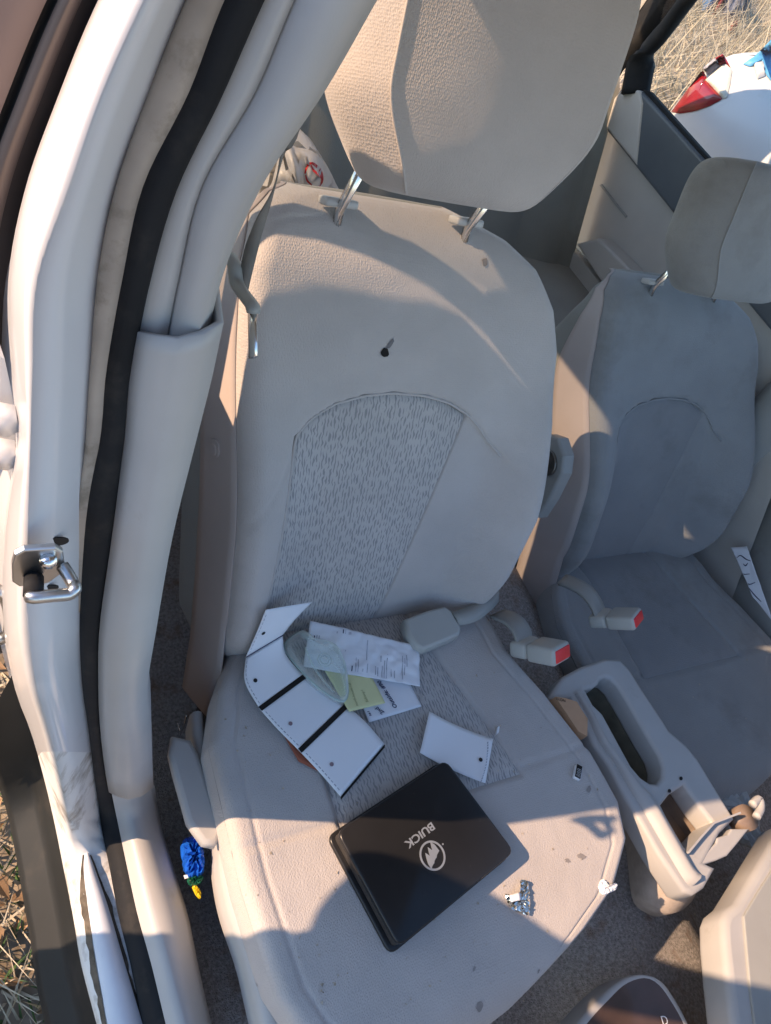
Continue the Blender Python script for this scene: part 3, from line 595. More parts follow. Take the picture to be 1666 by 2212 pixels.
grid('buckle_stalk', np.stack([bez(sa, 16), bez((np.array(sa)+np.array(sc))/2+np.array([0, 0, .005]), 16), bez(sc, 16)]), PLD, b1, thick=.01)
b2 = buckle('pale belt buckle with bright red button standing up beside the console', (1075, 1330), (1120, 1395), (1216, 1413), .04, .10, .050, .030, True, .25)
b3 = buckle('dim belt buckle with dull red button lying on the far seat', (1215, 1255), (1285, 1335), (1380, 1337), .01, .075, .045, .026, True, .15)
# seat recliner pivot cover on the inner flank of the driver seat
rc_ = [(1172, 958), (1195, 945), (1215, 952), (1226, 985), (1222, 1020), (1195, 1075), (1172, 1110), (1160, 1100)]
XI = .475
def XP(px, X, th, m, name, par, bev=.003, sm=False):
    pts = [H(x, y, 'x', X) for x, y in px]; return plate(name, [[(q[1], q[2]) for q in pts]], th, m, Matrix(((0, 0, -1, X), (1, 0, 0, 0), (0, 1, 0, 0), (0, 0, 0, 1))), par, bev, smooth=sm)
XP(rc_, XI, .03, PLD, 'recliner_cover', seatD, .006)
XP(circ(1186, 1000, 15, 26, 20), XI-.018, .006, mat('pivot_steel', (.2, .19, .17), .35, .3, 40, metal=.8), 'recliner_pivot', seatD, .0015)
# ---- centre console
ZC = -.008
cx = lambda z: (1193+.2943*z[0], 1355.8+.2943*z[1])
def CP(L, z=ZC): return [tuple(H(*cx(q), 'z', z)[:2]) for q in L]
con = thing('centre_console', (.41, -.3, FZ+.1), 'grey plastic centre console with oval bin and open front tray', 'console')
outer = [(30, 490), (100, 380), (230, 310), (400, 250), (500, 255), (560, 320), (660, 480), (800, 690), (850, 770), (980, 880), (1060, 980), (1150, 1130), (1230, 1260), (1310, 1390), (1215, 1480), (1075, 1735), (1160, 1775), (1100, 1880), (1030, 1925), (980, 1905), (800, 1640), (680, 1430), (570, 1250), (440, 1000), (330, 850), (240, 650), (180, 540), (150, 480)]
hole1 = [(250, 465), (320, 455), (350, 430), (360, 400), (400, 380), (450, 395), (500, 450), (560, 560), (620, 680), (700, 800), (770, 900), (800, 990), (800, 1080), (760, 1130), (700, 1120), (630, 1070), (560, 980), (490, 830), (400, 660), (330, 600), (280, 520)]
hole2 = [(975, 1140), (1030, 1230), (1090, 1320), (1160, 1400), (1185, 1440), (1015, 1650), (960, 1590), (900, 1480), (850, 1390), (800, 1300), (870, 1220)]
def grow(L, k): p = np.array(L, float); c = p.mean(0); return [tuple(c+(q-c)*k) for q in p]
hole1 = grow(hole1, 1.0); gh1 = [tuple(q) for q in np.array(CP(hole1))+ (np.array(CP(hole1))-np.array(CP(hole1)).mean(0))/np.linalg.norm(np.array(CP(hole1))-np.array(CP(hole1)).mean(0), axis=1)[:, None]*.011]; gh2 = [tuple(q) for q in np.array(CP(hole2))+(np.array(CP(hole2))-np.array(CP(hole2)).mean(0))/np.linalg.norm(np.array(CP(hole2))-np.array(CP(hole2)).mean(0), axis=1)[:, None]*.007]
plate('console_frame', [CP(outer), gh1, gh2], .045, PLA, Matrix.Translation((0, 0, ZC-.0225)), con, .007, smooth=True, res=3)
def well(name, L, dep, m, k=.93):
    p = np.array(CP(L)); c = p.mean(0); n = len(p); p = p+(p-c)/np.linalg.norm(p-c, axis=1)[:, None]*.010
    rows = [[(*(c+(q-c)*s), z) for q in p] for s, z in ((1.02, ZC-.012), (1.0, ZC-.04), (k, ZC-dep+.01), (k*.9, ZC-dep))]
    P = np.array(rows).transpose(1, 0, 2); o = grid(name, P, m, con, cu=True)
    mesh(name+'_floor', rows[-1], [list(range(n))], m, con, False)
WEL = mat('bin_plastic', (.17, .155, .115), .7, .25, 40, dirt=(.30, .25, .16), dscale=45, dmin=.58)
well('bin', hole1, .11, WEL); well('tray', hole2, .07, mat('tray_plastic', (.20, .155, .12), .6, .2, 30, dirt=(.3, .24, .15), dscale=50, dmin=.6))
rl = bez([(150, 500), (240, 650), (330, 850), (440, 1000), (540, 1180), (650, 1370), (800, 1630), (960, 1890), (1010, 1915)], 40); rr = bez([(205, 480), (300, 640), (400, 830), (520, 1000), (640, 1150), (740, 1240), (880, 1480), (1030, 1750), (1085, 1800)], 40)
A = np.array([H(*cx(q), 'z', ZC-.004) for q in rl]); Bq = np.array([H(*cx(q), 'z', ZC+.002) for q in rr])
grid('side_rail', np.stack([A+np.array([0, 0, -.045]), A+np.array([0, 0, -.006]), A*.8+Bq*.2+np.array([0, 0, .008]), A*.5+Bq*.5+np.array([0, 0, .014]), A*.2+Bq*.8+np.array([0, 0, .009]), Bq+np.array([0, 0, -.006])]), PLA, con)
# hinged flap of the open tray with its cup lip
fl = [(1010, 1655), (1100, 1545), (1195, 1440), (1300, 1400), (1390, 1365)]
A = np.array([H(*cx(q), 'z', ZC+.010) for q in fl])
grid('flap', np.stack([A, A+np.array([0, 0, -.05])]), PLA, con, thick=.003, smooth=False)
lip = [(1060, 1740), (1030, 1690), (1160, 1645), (1215, 1590), (1222, 1555), (1300, 1530), (1325, 1490), (1420, 1490), (1340, 1590), (1280, 1660), (1200, 1695)]
plate('flap_lip', [CP(lip, ZC-.002)], .018, PLA, Matrix.Translation((0, 0, ZC-.011)), con, .003)
c3 = H(*cx((1425, 1395)), 'z', ZC-.01)
tube('cup_ring', [c3+np.array([.001, .0, -.02]), c3+np.array([-.002, 0, .004])], .021, mat('amber_cup', (.24, .18, .14), .3, .2, 30), con, 18)
tube('flap_tip', [H(*cx(q), 'z', ZC+.006) for q in [(1470, 1300), (1520, 1260), (1530, 1330), (1500, 1390)]], .007, PLA, con, 8, 16)
# cloth covered tunnel below the rail
ul = bez([(560, 1270), (650, 1410), (800, 1665), (960, 1915), (1050, 1940)], 30); ll = bez([(585, 1350), (640, 1600), (690, 1960), (800, 2070), (905, 2095), (1010, 2030), (1060, 1950)], 30)
A = np.array([H(*cx(q), 'z', ZC-.045) for q in ul]); Bq = np.array([H(*cx(q), 'z', ZC-.085) for q in ll])
grid('carpet_skirt', np.stack([A+np.array([.01, 0, .01]), A, A*.6+Bq*.4+np.array([0, 0, .008]), Bq, Bq+np.array([.012, .0, -.05])]), CAR2 if 'CAR2' in globals() else mat('skirt_carpet', (.42, .36, .31), .95, .12, 60, .5, 500, spec=.1, bdist=.001), con)
for q in ((945, 1108), (860, 1200)):
    decal('screw_hole', BVHTree.FromPolygons([Vector((-.5, -1.5, ZC+.0005)), Vector((1.5, -1.5, ZC+.0005)), Vector((1.5, 1, ZC+.0005)), Vector((-.5, 1, ZC+.0005))], [(0, 1, 2, 3)]), blob(*cx(q), 3.5, 4.5, 10, .15), DRK, con, .0006)
# ---- rear bench
rs = thing('rear_bench_seat', (.37, .95, FZ), 'dark grey green pleated rear bench seat behind the front seats', 'car seat')
FB3 = fabric('rear_bench_cloth', (.32, .32, .285))
P = np.zeros((110, 26, 3)); U = np.zeros((110, 26, 2))
for i, x in enumerate(np.linspace(-.33, 1.06, 110)):
    for j, t in enumerate(np.linspace(0, 1, 26)):
        pl_ = .018*abs(math.sin(x*math.pi/.17))**.45
        k = max(0, (t-.85)/.15); P[i, j] = (x, 1.02+.24*t-pl_+.06*k*k, -.02+.5*t-.0*k); U[i, j] = (x, t*.55)
grid('backrest', P, FB3, rs, U)
P = np.zeros((60, 24, 3)); U = np.zeros((60, 24, 2))
for i, x in enumerate(np.linspace(-.33, 1.06, 60)):
    for j, t in enumerate(np.linspace(0, 1, 24)):
        k = max(0, (.15-t)/.15); P[i, j] = (x, .52+.52*t, .03-.02*t-.12*k*k+.012*math.sin(x*9)**2); U[i, j] = (x, t*.5)
grid('cushion', P, FB3, rs, U)
rbox('bench_base', (-.33, .56, FZ), (1.06, 1.05, -.06), DRK, rs, .02)
# ------------------------------------------------------------------ loose things
ZS = .0225   # cushion top
PAP = mat('white_card', (.78, .80, .83), .45, .02, 8); PAPR = mat('receipt_paper', (.74, .76, .80), .6, .04, 14); INK = mat('blue_black_ink', (.02, .03, .09), .6, .1, 50); INKL = mat('faint_print', (.42, .44, .50), .7, .3, 120)
YEL = mat('pale_yellow_note', (.66, .66, .36), .7, .04, 12); BLKG = mat('black_gloss_vinyl', (.016, .016, .017), .27, .25, 8, .06, 60, spec=.35, dirt=(.09, .08, .07), dscale=45, dmin=.67, bdist=.0006)
def sheet(name, q, m, par=None, n=(20, 20), crump=0., sc=30, seed=0, curl=None, thick=.0003, dec=None):
    """bilinear patch through four 3-D corners (p00,p10,p11,p01)"""
    q = np.array(q, float); P = np.zeros((*n, 3)); nrm = np.cross(q[1]-q[0], q[3]-q[0]); nrm /= np.linalg.norm(nrm); nrm = nrm*(1 if nrm[2] > 0 else -1)
    for i, u in enumerate(np.linspace(0, 1, n[0])):
        for j, v in enumerate(np.linspace(0, 1, n[1])):
            p = q[0]*(1-u)*(1-v)+q[1]*u*(1-v)+q[2]*u*v+q[3]*(1-u)*v
            d = (crump*(abs(fbm(p, sc, seed))) if crump else 0)+(curl(u, v) if curl else 0); P[i, j] = p+nrm*d
    return grid(name, P, m, par, thick=thick)
def Z(pts, z): return [H(*p, 'z', z) for p in pts]
kA = lambda z: (488+.2604*z[0], 1274.4+.2604*z[1]); kB = lambda z: (488+.3906*z[0], 1247.3+.3906*z[1]); kC = lambda z: (650.8+.3255*z[0], 1626.9+.3255*z[1])
a26 = math.radians(26); NB = (0, -math.cos(a26), math.sin(a26))
# strip of perforated white cards, its top leaning on the backrest
strip = thing('card_strip', H(650, 1560, 'z', ZS), 'strip of four joined white cards with punched holes draped over the seat', 'card strip')
rowL = [H(*kA((332, 165)), NB, .062), H(*kA((165, 560)), 'z', .045), H(*kA((282, 990)), 'z', .034), H(*kA((612, 1338)), 'z', .030), H(736, 1721, 'z', .030)]
rowR = [H(*kA((716, 100)), NB, .030), H(*kA((470, 378)), 'z', .060), H(*kA((650, 720)), 'z', .036), H(*kA((1002, 960)), 'z', .031), H(831, 1608, 'z', .034)]
midL = [H(*kA((262, 340)), NB, .058), H(*kA((158, 760)), 'z', .040), H(*kA((440, 1165)), 'z', .032), H(690, 1668, 'z', .028)]
midR = [H(*kA((580, 240)), NB, .045), H(*kA((500, 540)), 'z', .046), H(*kA((830, 840)), 'z', .033), H(790, 1560, 'z', .034)]
for k in range(4):
    L_ = bez([rowL[k], midL[k], rowL[k+1]], 14); R_ = bez([rowR[k], midR[k], rowR[k+1]], 14)
    P = np.array([[L_[i]*(1-u)+R_[i]*u for u in np.linspace(0, 1, 12)] for i in range(14)])
    pn = grid('card', P, PAP, strip, thick=.0004)
    # print along the outer edge, hole
    e0, e1 = .95*L_+.05*R_, .965*L_+.035*R_
    up = np.array([0, 0, .0009]) if k else np.array([0, -.0012, .0006])
    for s0 in range(1, 12):
        a, b = e0[s0]*.75+e0[s0+1]*.25, e0[s0]*.1+e0[s0+1]*.9; c, d = e1[s0]*.1+e1[s0+1]*.9, e1[s0]*.75+e1[s0+1]*.25
        mesh('print', [v+up for v in (a, b, c, d)], [(0, 1, 2, 3)], INKL, pn, False)
    cc = (.80*L_+.20*R_)[7]; nn = np.cross(L_[8]-L_[6], R_[7]-L_[7]); nn = nn/np.linalg.norm(nn); nn = nn if nn@(C0-cc) > 0 else -nn
    plate('punched_hole', [circ(0, 0, .0028, n=14)], .0004, DRK if k < 2 else mat('hole_grey', (.25, .18, .2), .8), frame_from(cc+nn*.0008, R_[7]-L_[7], nn), pn)
    if k:
        wdt = (.25, .9, .9)[k-1]; a, b = rowL[k], rowR[k]; dn = rowL[k+1]-rowL[k]; dn = dn/np.linalg.norm(dn)*.004*wdt
        up = np.array([0, 0, .0012]); mesh('fold_bar', [a-dn+up, b-dn+up, b+dn+up, a+dn+up], [(0, 1, 2, 3)], INK if k == 1 else BRN, strip, False)
a, b = rowL[4], rowR[4]; dn = np.array([0, -.0035, 0]); mesh('fold_bar', [a+np.array([0, 0, .0008]), b+np.array([0, 0, .0008]), b+dn-np.array([0, 0, .002]), a+dn-np.array([0, 0, .002])], [(0, 1, 2, 3)], BRN, strip, False)
# reddish paper peeping out below the strip
tag(sheet('paper_scrap', Z([(605, 1575), (655, 1600), (690, 1668), (645, 1645)], .0255), mat('red_brown_paper', (.30, .09, .05), .7, .2, 30), None, (6, 6)), 'red brown paper edge under the white card strip', 'paper')
# single card beside the booklet
cd = thing('card', H(980, 1615, 'z', ZS), 'single white card with one punched hole touching the booklet corner', 'card')
q4 = Z([kB((1117, 750)), kB((1468, 902)), kB((1425, 1147)), kB((1064, 978))], .030)
o = sheet('card_sheet', q4, PAP, cd, (16, 12), curl=lambda u, v: .006*(2*u-1)**2)
hh = H(*kB((1408, 1010)), 'z', .034); plate('punched_hole', [circ(0, 0, .003, n=14)], .0004, DRK, frame_from(hh+np.array([0, 0, .0012]), (1, 0, 0), (0, 0, 1)), cd)
e0 = bez(Z([kB((1452, 905)), kB((1452, 960)), kB((1440, 1050)), kB((1415, 1130))], .0375), 16); e1 = e0+np.array([-.0025, -.0005, 0])
for i in range(15): mesh('print', [e0[i]*.8+e0[i+1]*.2, e0[i+1]*.9+e0[i]*.1, e1[i+1]*.9+e1[i]*.1, e1[i]*.8+e1[i+1]*.2], [(0, 1, 2, 3)], INKL, cd, False)
tag(mesh('paper_scrap', [v for v in Z([(1072, 1588), (1076, 1570), (1080, 1569), (1078, 1582)], .028)]+[v-np.array([0, 0, .004]) for v in Z([(1072, 1588), (1076, 1570), (1080, 1569), (1078, 1582)], .028)], [(0, 1, 2, 3), (0, 4, 5, 1), (1, 5, 6, 2), (2, 6, 7, 3), (3, 7, 4, 0)], PAP, None, False, origin=H(1075, 1580, 'z', ZS)), 'tiny white scrap past the far corner of the single card', 'paper')
# folded paper with handwriting
fp = thing('folded_paper', H(850, 1520, 'z', ZS), 'folded white paper with blue handwriting under the yellow note', 'paper')
o = sheet('paper_sheet', Z([kA((1190, 1097)), kA((1622, 965)), kA((1515, 760)), kA((1000, 640))], .0275), PAPR, fp, (20, 14), .0015, 25)
o2 = sheet('paper_fold', Z([kA((1190, 1099)), kA((1624, 967)), kA((1520, 760)), kA((1000, 640))], .0245), PAPR, fp, (12, 8))
def TX(p0, p1, z, kk=None):
    if kk: p0, p1 = kk(p0), kk(p1)
    a, b = H(*p0, 'z', z), H(*p1, 'z', z); return frame_from(a, b-a, (0, 0, 1)), float(np.linalg.norm(b-a))
def write(name, body, p0, p1, z, m, par, kk=kA, bold=.0, hk=1., shear=0.):
    M, ln = TX(p0, p1, z, kk); sz = ln/(max(len(body), 1)*.52); return text(name, body, sz*hk, M, m, par, .0001, bold=bold, sx=1/hk, shear=shear)
write('handwriting', 'Outside: #90', (1425, 975), (1258, 712), .0300, INK, fp, shear=.2, bold=.0002)
write('handwriting', '2nd', (1318, 1015), (1255, 965), .0300, INK, fp, shear=.2, bold=.0002)
write('handwriting', '1st I', (1212, 1045), (1178, 985), .0300, INK, fp, shear=.2, bold=.0002)
# receipt
rc = thing('receipt', H(800, 1400, 'z', ZS), 'crumpled white receipt with rows of faint print below the backrest', 'receipt')
rq = Z([kA((690, 560)), kA((1000, 690)), kA((1612, 800)), kA((1597, 468))], .038)
R0, R1, R2, R3 = H(*kA((700, 256)), 'z', .050), H(*kA((1597, 468)), 'z', .036), H(*kA((1610, 802)), 'z', .034), H(*kA((640, 640)), 'z', .036)
crp = lambda u, v: .0
ro = sheet('receipt_sheet', [R0, R1, R2, R3], PAPR, rc, (44, 26), .005, 32, 3)
RB = bvh([ro])
def rline(u, v0, v1, wd=.0012, m=INKL):
    P0 = lambda u, v: R0*(1-u)*(1-v)+R1*u*(1-v)+R2*u*v+R3*(1-u)*v
    pts = []
    for v in np.linspace(v0, v1, 7):
        for du in (-wd/2, wd/2):
            p = P0(u+du/.22, v); hit = RB.ray_cast(Vector(p)+Vector((0, 0, .05)), Vector((0, 0, -1))); pts.append((hit[0] if hit[0] else Vector(p))+Vector((0, 0, .0006)))
    mesh('print', pts, [(2*i, 2*i+1, 2*i+3, 2*i+2) for i in range(6)], m, rc, False)
for u, v0, v1, m in [(.055, .30, .42, INK), (.075, .28, .44, INKL), (.095, .28, .44, INKL), (.24, .12, .17, INKL), (.29, .06, .15, INK), (.31, .06, .15, INKL), (.345, .07, .14, INKL), (.36, .06, .13, INKL), (.33, .48, .52, INKL), (.40, .80, .92, INK), (.43, .60, .92, INKL), (.45, .62, .92, INKL), (.49, .84, .9, INKL), (.53, .70, .90, INKL), (.52, .15, .62, INKL), (.60, .72, .93, INKL), (.62, .74, .95, INKL), (.645, .45, .60, INKL), (.66, .68, .95, INKL), (.68, .55, .95, INKL), (.70, .40, .95, INKL), (.74, .72, .90, INKL), (.77, .74, .92, INKL), (.84, .35, .92, INKL), (.86, .4, .8, INKL), (.88, .3, .6, INKL)]: rline(u, v0, v1, .0018, m)
# yellow sticky note
yn = thing('sticky_note', H(790, 1500, 'z', ZS), 'pale yellow sticky note with two pencilled lines on the white paper', 'note')
sheet('note_sheet', Z([kA((800, 640)), kA((1195, 690)), kA((1322, 940)), kA((1022, 1012))], .0345), YEL, yn, (14, 14), .001, 20, 5)
PEN = mat('pencil_line', (.25, .26, .14), .7, .2, 90)
write('handwriting', 'north-house-1st', (1100, 962), (1020, 735), .0365, PEN, yn, shear=.2); write('handwriting', 'Balcony I', (1185, 930), (1125, 800), .0365, PEN, yn, shear=.2)
# clear plastic lens
ln_ = [(600, 355), (645, 378), (690, 422), (800, 435), (890, 480), (960, 570), (995, 680), (1010, 850), (985, 918), (930, 918), (830, 858), (720, 770), (600, 645), (520, 552), (482, 480), (515, 415)]
CLR = bpy.data.materials.new('clear_plastic'); CLR.use_nodes = True; _n = CLR.node_tree.nodes; _l = CLR.node_tree.links; pb_ = _n['Principled BSDF']
pb_.inputs['Base Color'].default_value = (.85, .92, .90, 1); pb_.inputs['Roughness'].default_value = .08; pb_.inputs['Specular IOR Level'].default_value = .9
_t = _n.new('ShaderNodeBsdfTransparent'); _t.inputs[0].default_value = (.90, .95, .93, 1); _w = _n.new('ShaderNodeLayerWeight'); _w.inputs[0].default_value = .32
_nz = _n.new('ShaderNodeTexNoise'); _nz.inputs['Scale'].default_value = 60; _mm = _n.new('ShaderNodeMath'); _mm.operation = 'MULTIPLY_ADD'; _mm.inputs[1].default_value = .22; _mm.inputs[2].default_value = -.02
_ma = _n.new('ShaderNodeMath'); _ma.operation = 'ADD'; _ma.use_clamp = True; _m = _n.new('ShaderNodeMixShader'); _l.new(_nz.outputs[0], _mm.inputs[0]); _l.new(_w.outputs['Facing'], _ma.inputs[0]); _l.new(_mm.outputs[0], _ma.inputs[1])
_l.new(_ma.outputs[0], _m.inputs[0]); _l.new(_t.outputs[0], _m.inputs[1]); _l.new(pb_.outputs[0], _m.inputs[2]); _l.new(_m.outputs[0], _n['Material Output'].inputs[0])
cl = thing('plastic_lens', H(680, 1440, 'z', ZS), 'clear teardrop shaped plastic lamp lens lying on the white cards', 'plastic lens')
ol = bez([*ln_, ln_[0]], 61)[:-1]; base = np.array([H(*kA(q), 'z', .040) for q in ol]); cen = base.mean(0); top = []
rows = []
for s_, z_ in ((1.03, -.004), (1.0, 0), (.985, .006), (.93, .014), (.8, .021), (.6, .025), (.4, .0265), (.2, .027), (.02, .027)):
    rows.append([cen+(p-cen)*s_+np.array([0, 0, z_+.003*fbm(p*s_, 40, 2)*(s_ < .95)]) for p in base])
ll_ = grid('lens_shell', np.array(rows).transpose(1, 0, 2), CLR, cl, cu=True)
tube('lens_rim', [*(base+np.array([0, 0, .001])), base[0]+np.array([0, 0, .001])], .0017, mat('lens_edge', (.34, .44, .42), .12, .1, 40, spec=.9), cl, 6)
for r_ in (.010, .006):
    c_ = H(*kA((820, 580)), 'z', .0665); tube('lens_ring', [c_+np.array([r_*math.cos(t), r_*math.sin(t), 0]) for t in np.linspace(0, 2*math.pi, 24)], .0007, CLR, cl, 6)
tube('lens_ridge', [H(*kA(q), 'z', .0655) for q in [(660, 480), (720, 620), (800, 740), (900, 850)]], .0012, CLR, cl, 6, 20)
# ---- booklet
zt = ZS+.030
bk = thing('owners_booklet', H(920, 1850, 'z', ZS), 'glossy black vinyl booklet with silver emblem lying on the cushion', 'booklet')
cor = [kC(q) for q in ((236, 522), (962, 40), (1420, 652), (650, 1290))]; c2 = [np.array(H(*q, 'z', zt))[:2] for q in cor]
def rpoly(c, r, n=5):
    out = []
    for i in range(4):
        p0, p1, p2 = c[i-1], c[i], c[(i+1) % 4]; a = (p0-p1)/np.linalg.norm(p0-p1); b = (p2-p1)/np.linalg.norm(p2-p1)
        for t in np.linspace(0, 1, n): out.append(tuple((p1+a*r)*(1-t)**2+2*p1*t*(1-t)+(p1+b*r)*t*t))
    return out
cc_ = np.mean(c2, axis=0); big = [cc_+(p-cc_)*1.045 for p in c2]; sm = [cc_+(p-cc_)*.975 for p in c2]
slab('back_cover', rpoly(big, .012), ZS+.0008, ZS+.008, BLKG, bk)
slab('page_block', rpoly(sm, .006), ZS+.008, ZS+.0205, mat('dark_page_edge', (.035, .032, .03), .6, .3, 200), bk, .001)
slab('front_cover', rpoly(c2, .012), ZS+.0205, zt, BLKG, bk, .0035)
SIL = mat('silver_foil', (.62, .66, .70), .3, .05, 40, metal=.75); zz = zt+.0004
M, lnn = TX(kC((866, 456)), kC((682, 594)), zz)
text('lettering', 'BUICK', .0135, M, SIL, bk, .0002, bold=.0003, fit=lnn)
ec = H(*kC((872, 680)), 'z', zz); ang = math.atan2(M[1][0], M[0][0]); Me = Matrix.Translation(Vector(ec)) @ Matrix.Rotation(ang, 4, 'Z')
r_ = .0178; plate('emblem_ring', [circ(0, 0, r_, n=40), circ(0, 0, r_*.86, n=40)], .0004, SIL, Me, bk)
for k in range(3):
    ox = (k-1)*r_*.40; oy = (1-k)*r_*.22*-1
    sh = [(-.27, .30), (-.10, .36), (.10, .44), (.27, .58), (.25, .1), (.12, -.28), (-.04, -.62), (-.22, -.25)]
    sh = [(x*r_*.92+ox, (y*.92-.05)*r_+oy*.9) for x, y in sh]
    plate('emblem_shield', [sh], .0005+.0001*k, SIL, Me, bk)
plate('registered_mark', [circ(-.021, -.003, .0012, n=12)], .0004, SIL, Me, bk)
# ---- foil wrapper, white crumb of paper, LED display, orange card
FOIL = mat('foil', (.75, .75, .72), .12, .15, 60, metal=1., bump=.3, bscale=150)
fo = [(1355, 930), (1380, 945), (1440, 930), (1470, 900), (1480, 870), (1450, 850), (1465, 840), (1500, 850), (1512, 900), (1520, 960), (1515, 1070), (1480, 1070), (1420, 1050), (1385, 1020), (1365, 980)]
fw = thing('foil_wrapper', H(1120, 1940, 'z', ZS), 'torn shiny silver foil wrapper with white patch near the booklet', 'wrapper')
V = [H(*kC(q), 'z', ZS+.004+.006*abs(fbm(q, .02, 4))) for q in bez([*fo, fo[0]], 41)[:-1]]; c_ = H(*kC((1450, 985)), 'z', ZS+.006); r2 = random.Random(4)
rows = [V]+[[c_+(p-c_)*s+np.array([r2.uniform(-1, 1)*.001, r2.uniform(-1, 1)*.001, r2.uniform(0, .004)]) for p in V] for s in (.85, .65, .45, .25, .05)]
grid('foil_sheet', np.array(rows).transpose(1, 0, 2), FOIL, fw, cu=True, smooth=False)
sheet('white_patch', Z([kC((1380, 945)), kC((1450, 925)), kC((1460, 975)), kC((1392, 990))], ZS+.014), PAP, fw, (5, 5), .002, 60)
kD = lambda z: (298+.2696*z[0], 1355.8+.2696*z[1])
def crumple(name, px, zb, hgt, m, par, seed=1, kk=kD):
    o = bez([*px, px[0]], 37)[:-1]; r = random.Random(seed); V0 = [H(*(kk(q) if kk else q), 'z', zb) for q in o]; c = np.mean(V0, axis=0); rows = []
    for s, k in ((1., 0), (1.0, .35), (.88, .75), (.66, .9), (.42, 1.), (.2, .85), (.02, .9)):
        rows.append([c+(p-c)*(s+r.uniform(-.07, .07)*(s > .3))+np.array([0, 0, hgt*k*(1+r.uniform(-.5, .35))]) for p in V0])
    return grid(name, np.array(rows).transpose(1, 0, 2), m, par, cu=True, smooth=False)
ts = thing('tissue_scrap', H(1310, 1917, 'z', ZS), 'small crumpled white tissue near the front edge of the cushion', 'tissue')
crumple('tissue_body', [(1293, 1908), (1299, 1899), (1305, 1910), (1318, 1912), (1331, 1908), (1330, 1922), (1316, 1929), (1304, 1934), (1294, 1924)], ZS-.002, .006, PAPR, ts, 31, None)
ld_ = thing('digit_display', H(1250, 1667, 'z', ZS), 'tiny black three digit display module lying on the cushion', 'display')
q0, q1, q2, q3 = Z([(1240, 1678), (1245, 1650), (1262, 1656), (1253, 1685)], ZS+.008); Ml = frame_from((q0+q2)/2-np.array([0, 0, .004]), q1-q0, (0, 0, 1)); lw = np.linalg.norm(q1-q0)/2; lh = np.linalg.norm(q3-q0)/2
rbox('display_body', (-lw, -lh, -.004), (lw, lh, .0035), PAP, ld_, .0004, 1, Ml); rbox('display_face', (-lw*.95, -lh*.8, .0032), (lw*.95, lh*.95, .0045), BRN, ld_, .0002, 1, Ml)
DGT = mat('grey_segment', (.30, .30, .30), .5)
text('digits', '888', lh*1.9, Ml @ Matrix.Translation((-lw*.85, -lh*.6, .0046)), DGT, ld_, .0001, sx=.95)
oc = thing('orange_card', H(1245, 1540, 'z', -.02), 'orange card slipped upright between cushion and console', 'card')
oq = [(1200, 1505), (1222, 1508), (1247, 1516), (1258, 1535), (1270, 1552), (1269, 1590), (1250, 1580)]
ov = [H(*q, 'z', .012) for q in oq]; mesh('card_sheet', ov+[v-np.array([.004, 0, .05]) for v in ov], [list(range(7))]+[(i, i+7, (i+1) % 7+7, (i+1) % 7) for i in range(7)], mat('orange_card', (.52, .31, .18), .6, .06, 30), oc, False)
write('print', 'NOTE', (1222, 1512), (1206, 1507), .0126, BRN, oc, kk=None)
# ---- blue wrapper on the sill side carpet
bw = thing('blue_wrapper', H(415, 1850, 'z', -.12), 'crumpled blue wrapper with green and yellow tip on the carpet beside the seat', 'wrapper')
BLW = mat('blue_foil', (.01, .10, .55), .3, .35, 70, bump=.5, bscale=90)
zw = -.125
crumple('wrapper_body', [(345, 1760), (370, 1705), (430, 1690), (490, 1705), (515, 1790), (530, 1880), (520, 1960), (470, 2010), (400, 2005), (365, 1930), (350, 1840)], zw, .022, BLW, bw, 2)
crumple('wrapper_tail', [(395, 2010), (480, 1990), (520, 2010), (490, 2060), (440, 2075), (400, 2050)], zw, .010, mat('green_foil', (.01, .10, .06), .35, .3, 80), bw, 3)
crumple('wrapper_tip', [(430, 2080), (460, 2070), (500, 2120), (498, 2175), (465, 2150)], zw, .006, mat('yellow_foil', (.70, .52, .02), .4, .2, 80), bw, 4)
mesh('paper_corner', [H(*kD(q), 'z', zw+.012) for q in [(365, 1985), (395, 1980), (405, 2005), (375, 2015)]], [(0, 1, 2, 3)], PAP, bw, False)
# ---- shopping bag on the rear bench
bg = thing('plastic_bag', H(670, 420, 'y', .93), 'white plastic shopping bag with red print on the rear bench', 'bag')
BAG = mat('bag_film', (.86, .84, .80), .35, .05, 10, spec=.6); BAG.node_tree.nodes['Principled BSDF'].inputs['Transmission Weight'].default_value = .0
_b = BAG.node_tree.nodes['Principled BSDF']; _tl = BAG.node_tree.nodes.new('ShaderNodeBsdfTranslucent'); _tl.inputs[0].default_value = (.85, .82, .76, 1); _mx = BAG.node_tree.nodes.new('ShaderNodeMixShader'); _mx.inputs[0].default_value = .4
BAG.node_tree.links.new(_b.outputs[0], _mx.inputs[1]); BAG.node_tree.links.new(_tl.outputs[0], _mx.inputs[2]); BAG.node_tree.links.new(_mx.outputs[0], BAG.node_tree.nodes['Material Output'].inputs[0])
bo_ = [(560, 470), (565, 420), (585, 400), (597, 356), (614, 296), (626, 308), (640, 318), (665, 322), (690, 337), (712, 368), (730, 405), (748, 440), (752, 500), (700, 540), (600, 540)]
o = bez([*bo_, bo_[0]], 61)[:-1]; cpx = np.array([655, 435]); rows = []
for s, off in ((1., .0), (.97, -.03), (.86, -.055), (.7, -.07), (.5, -.08), (.3, -.085), (.1, -.085)):
    rows.append([H(*(cpx+(q-cpx)*s), 'y', .95+off+.030*fbm(((q[0]-cpx[0])*s*.02, (q[1]-cpx[1])*s*.02, 0), 2.2, 6)+.012*abs(fbm((q[0]*s*.05, q[1]*s*.05, 0), 2., 8))) for q in o])
bgo = grid('bag_film', np.array(rows).transpose(1, 0, 2), BAG, bg, cu=True)
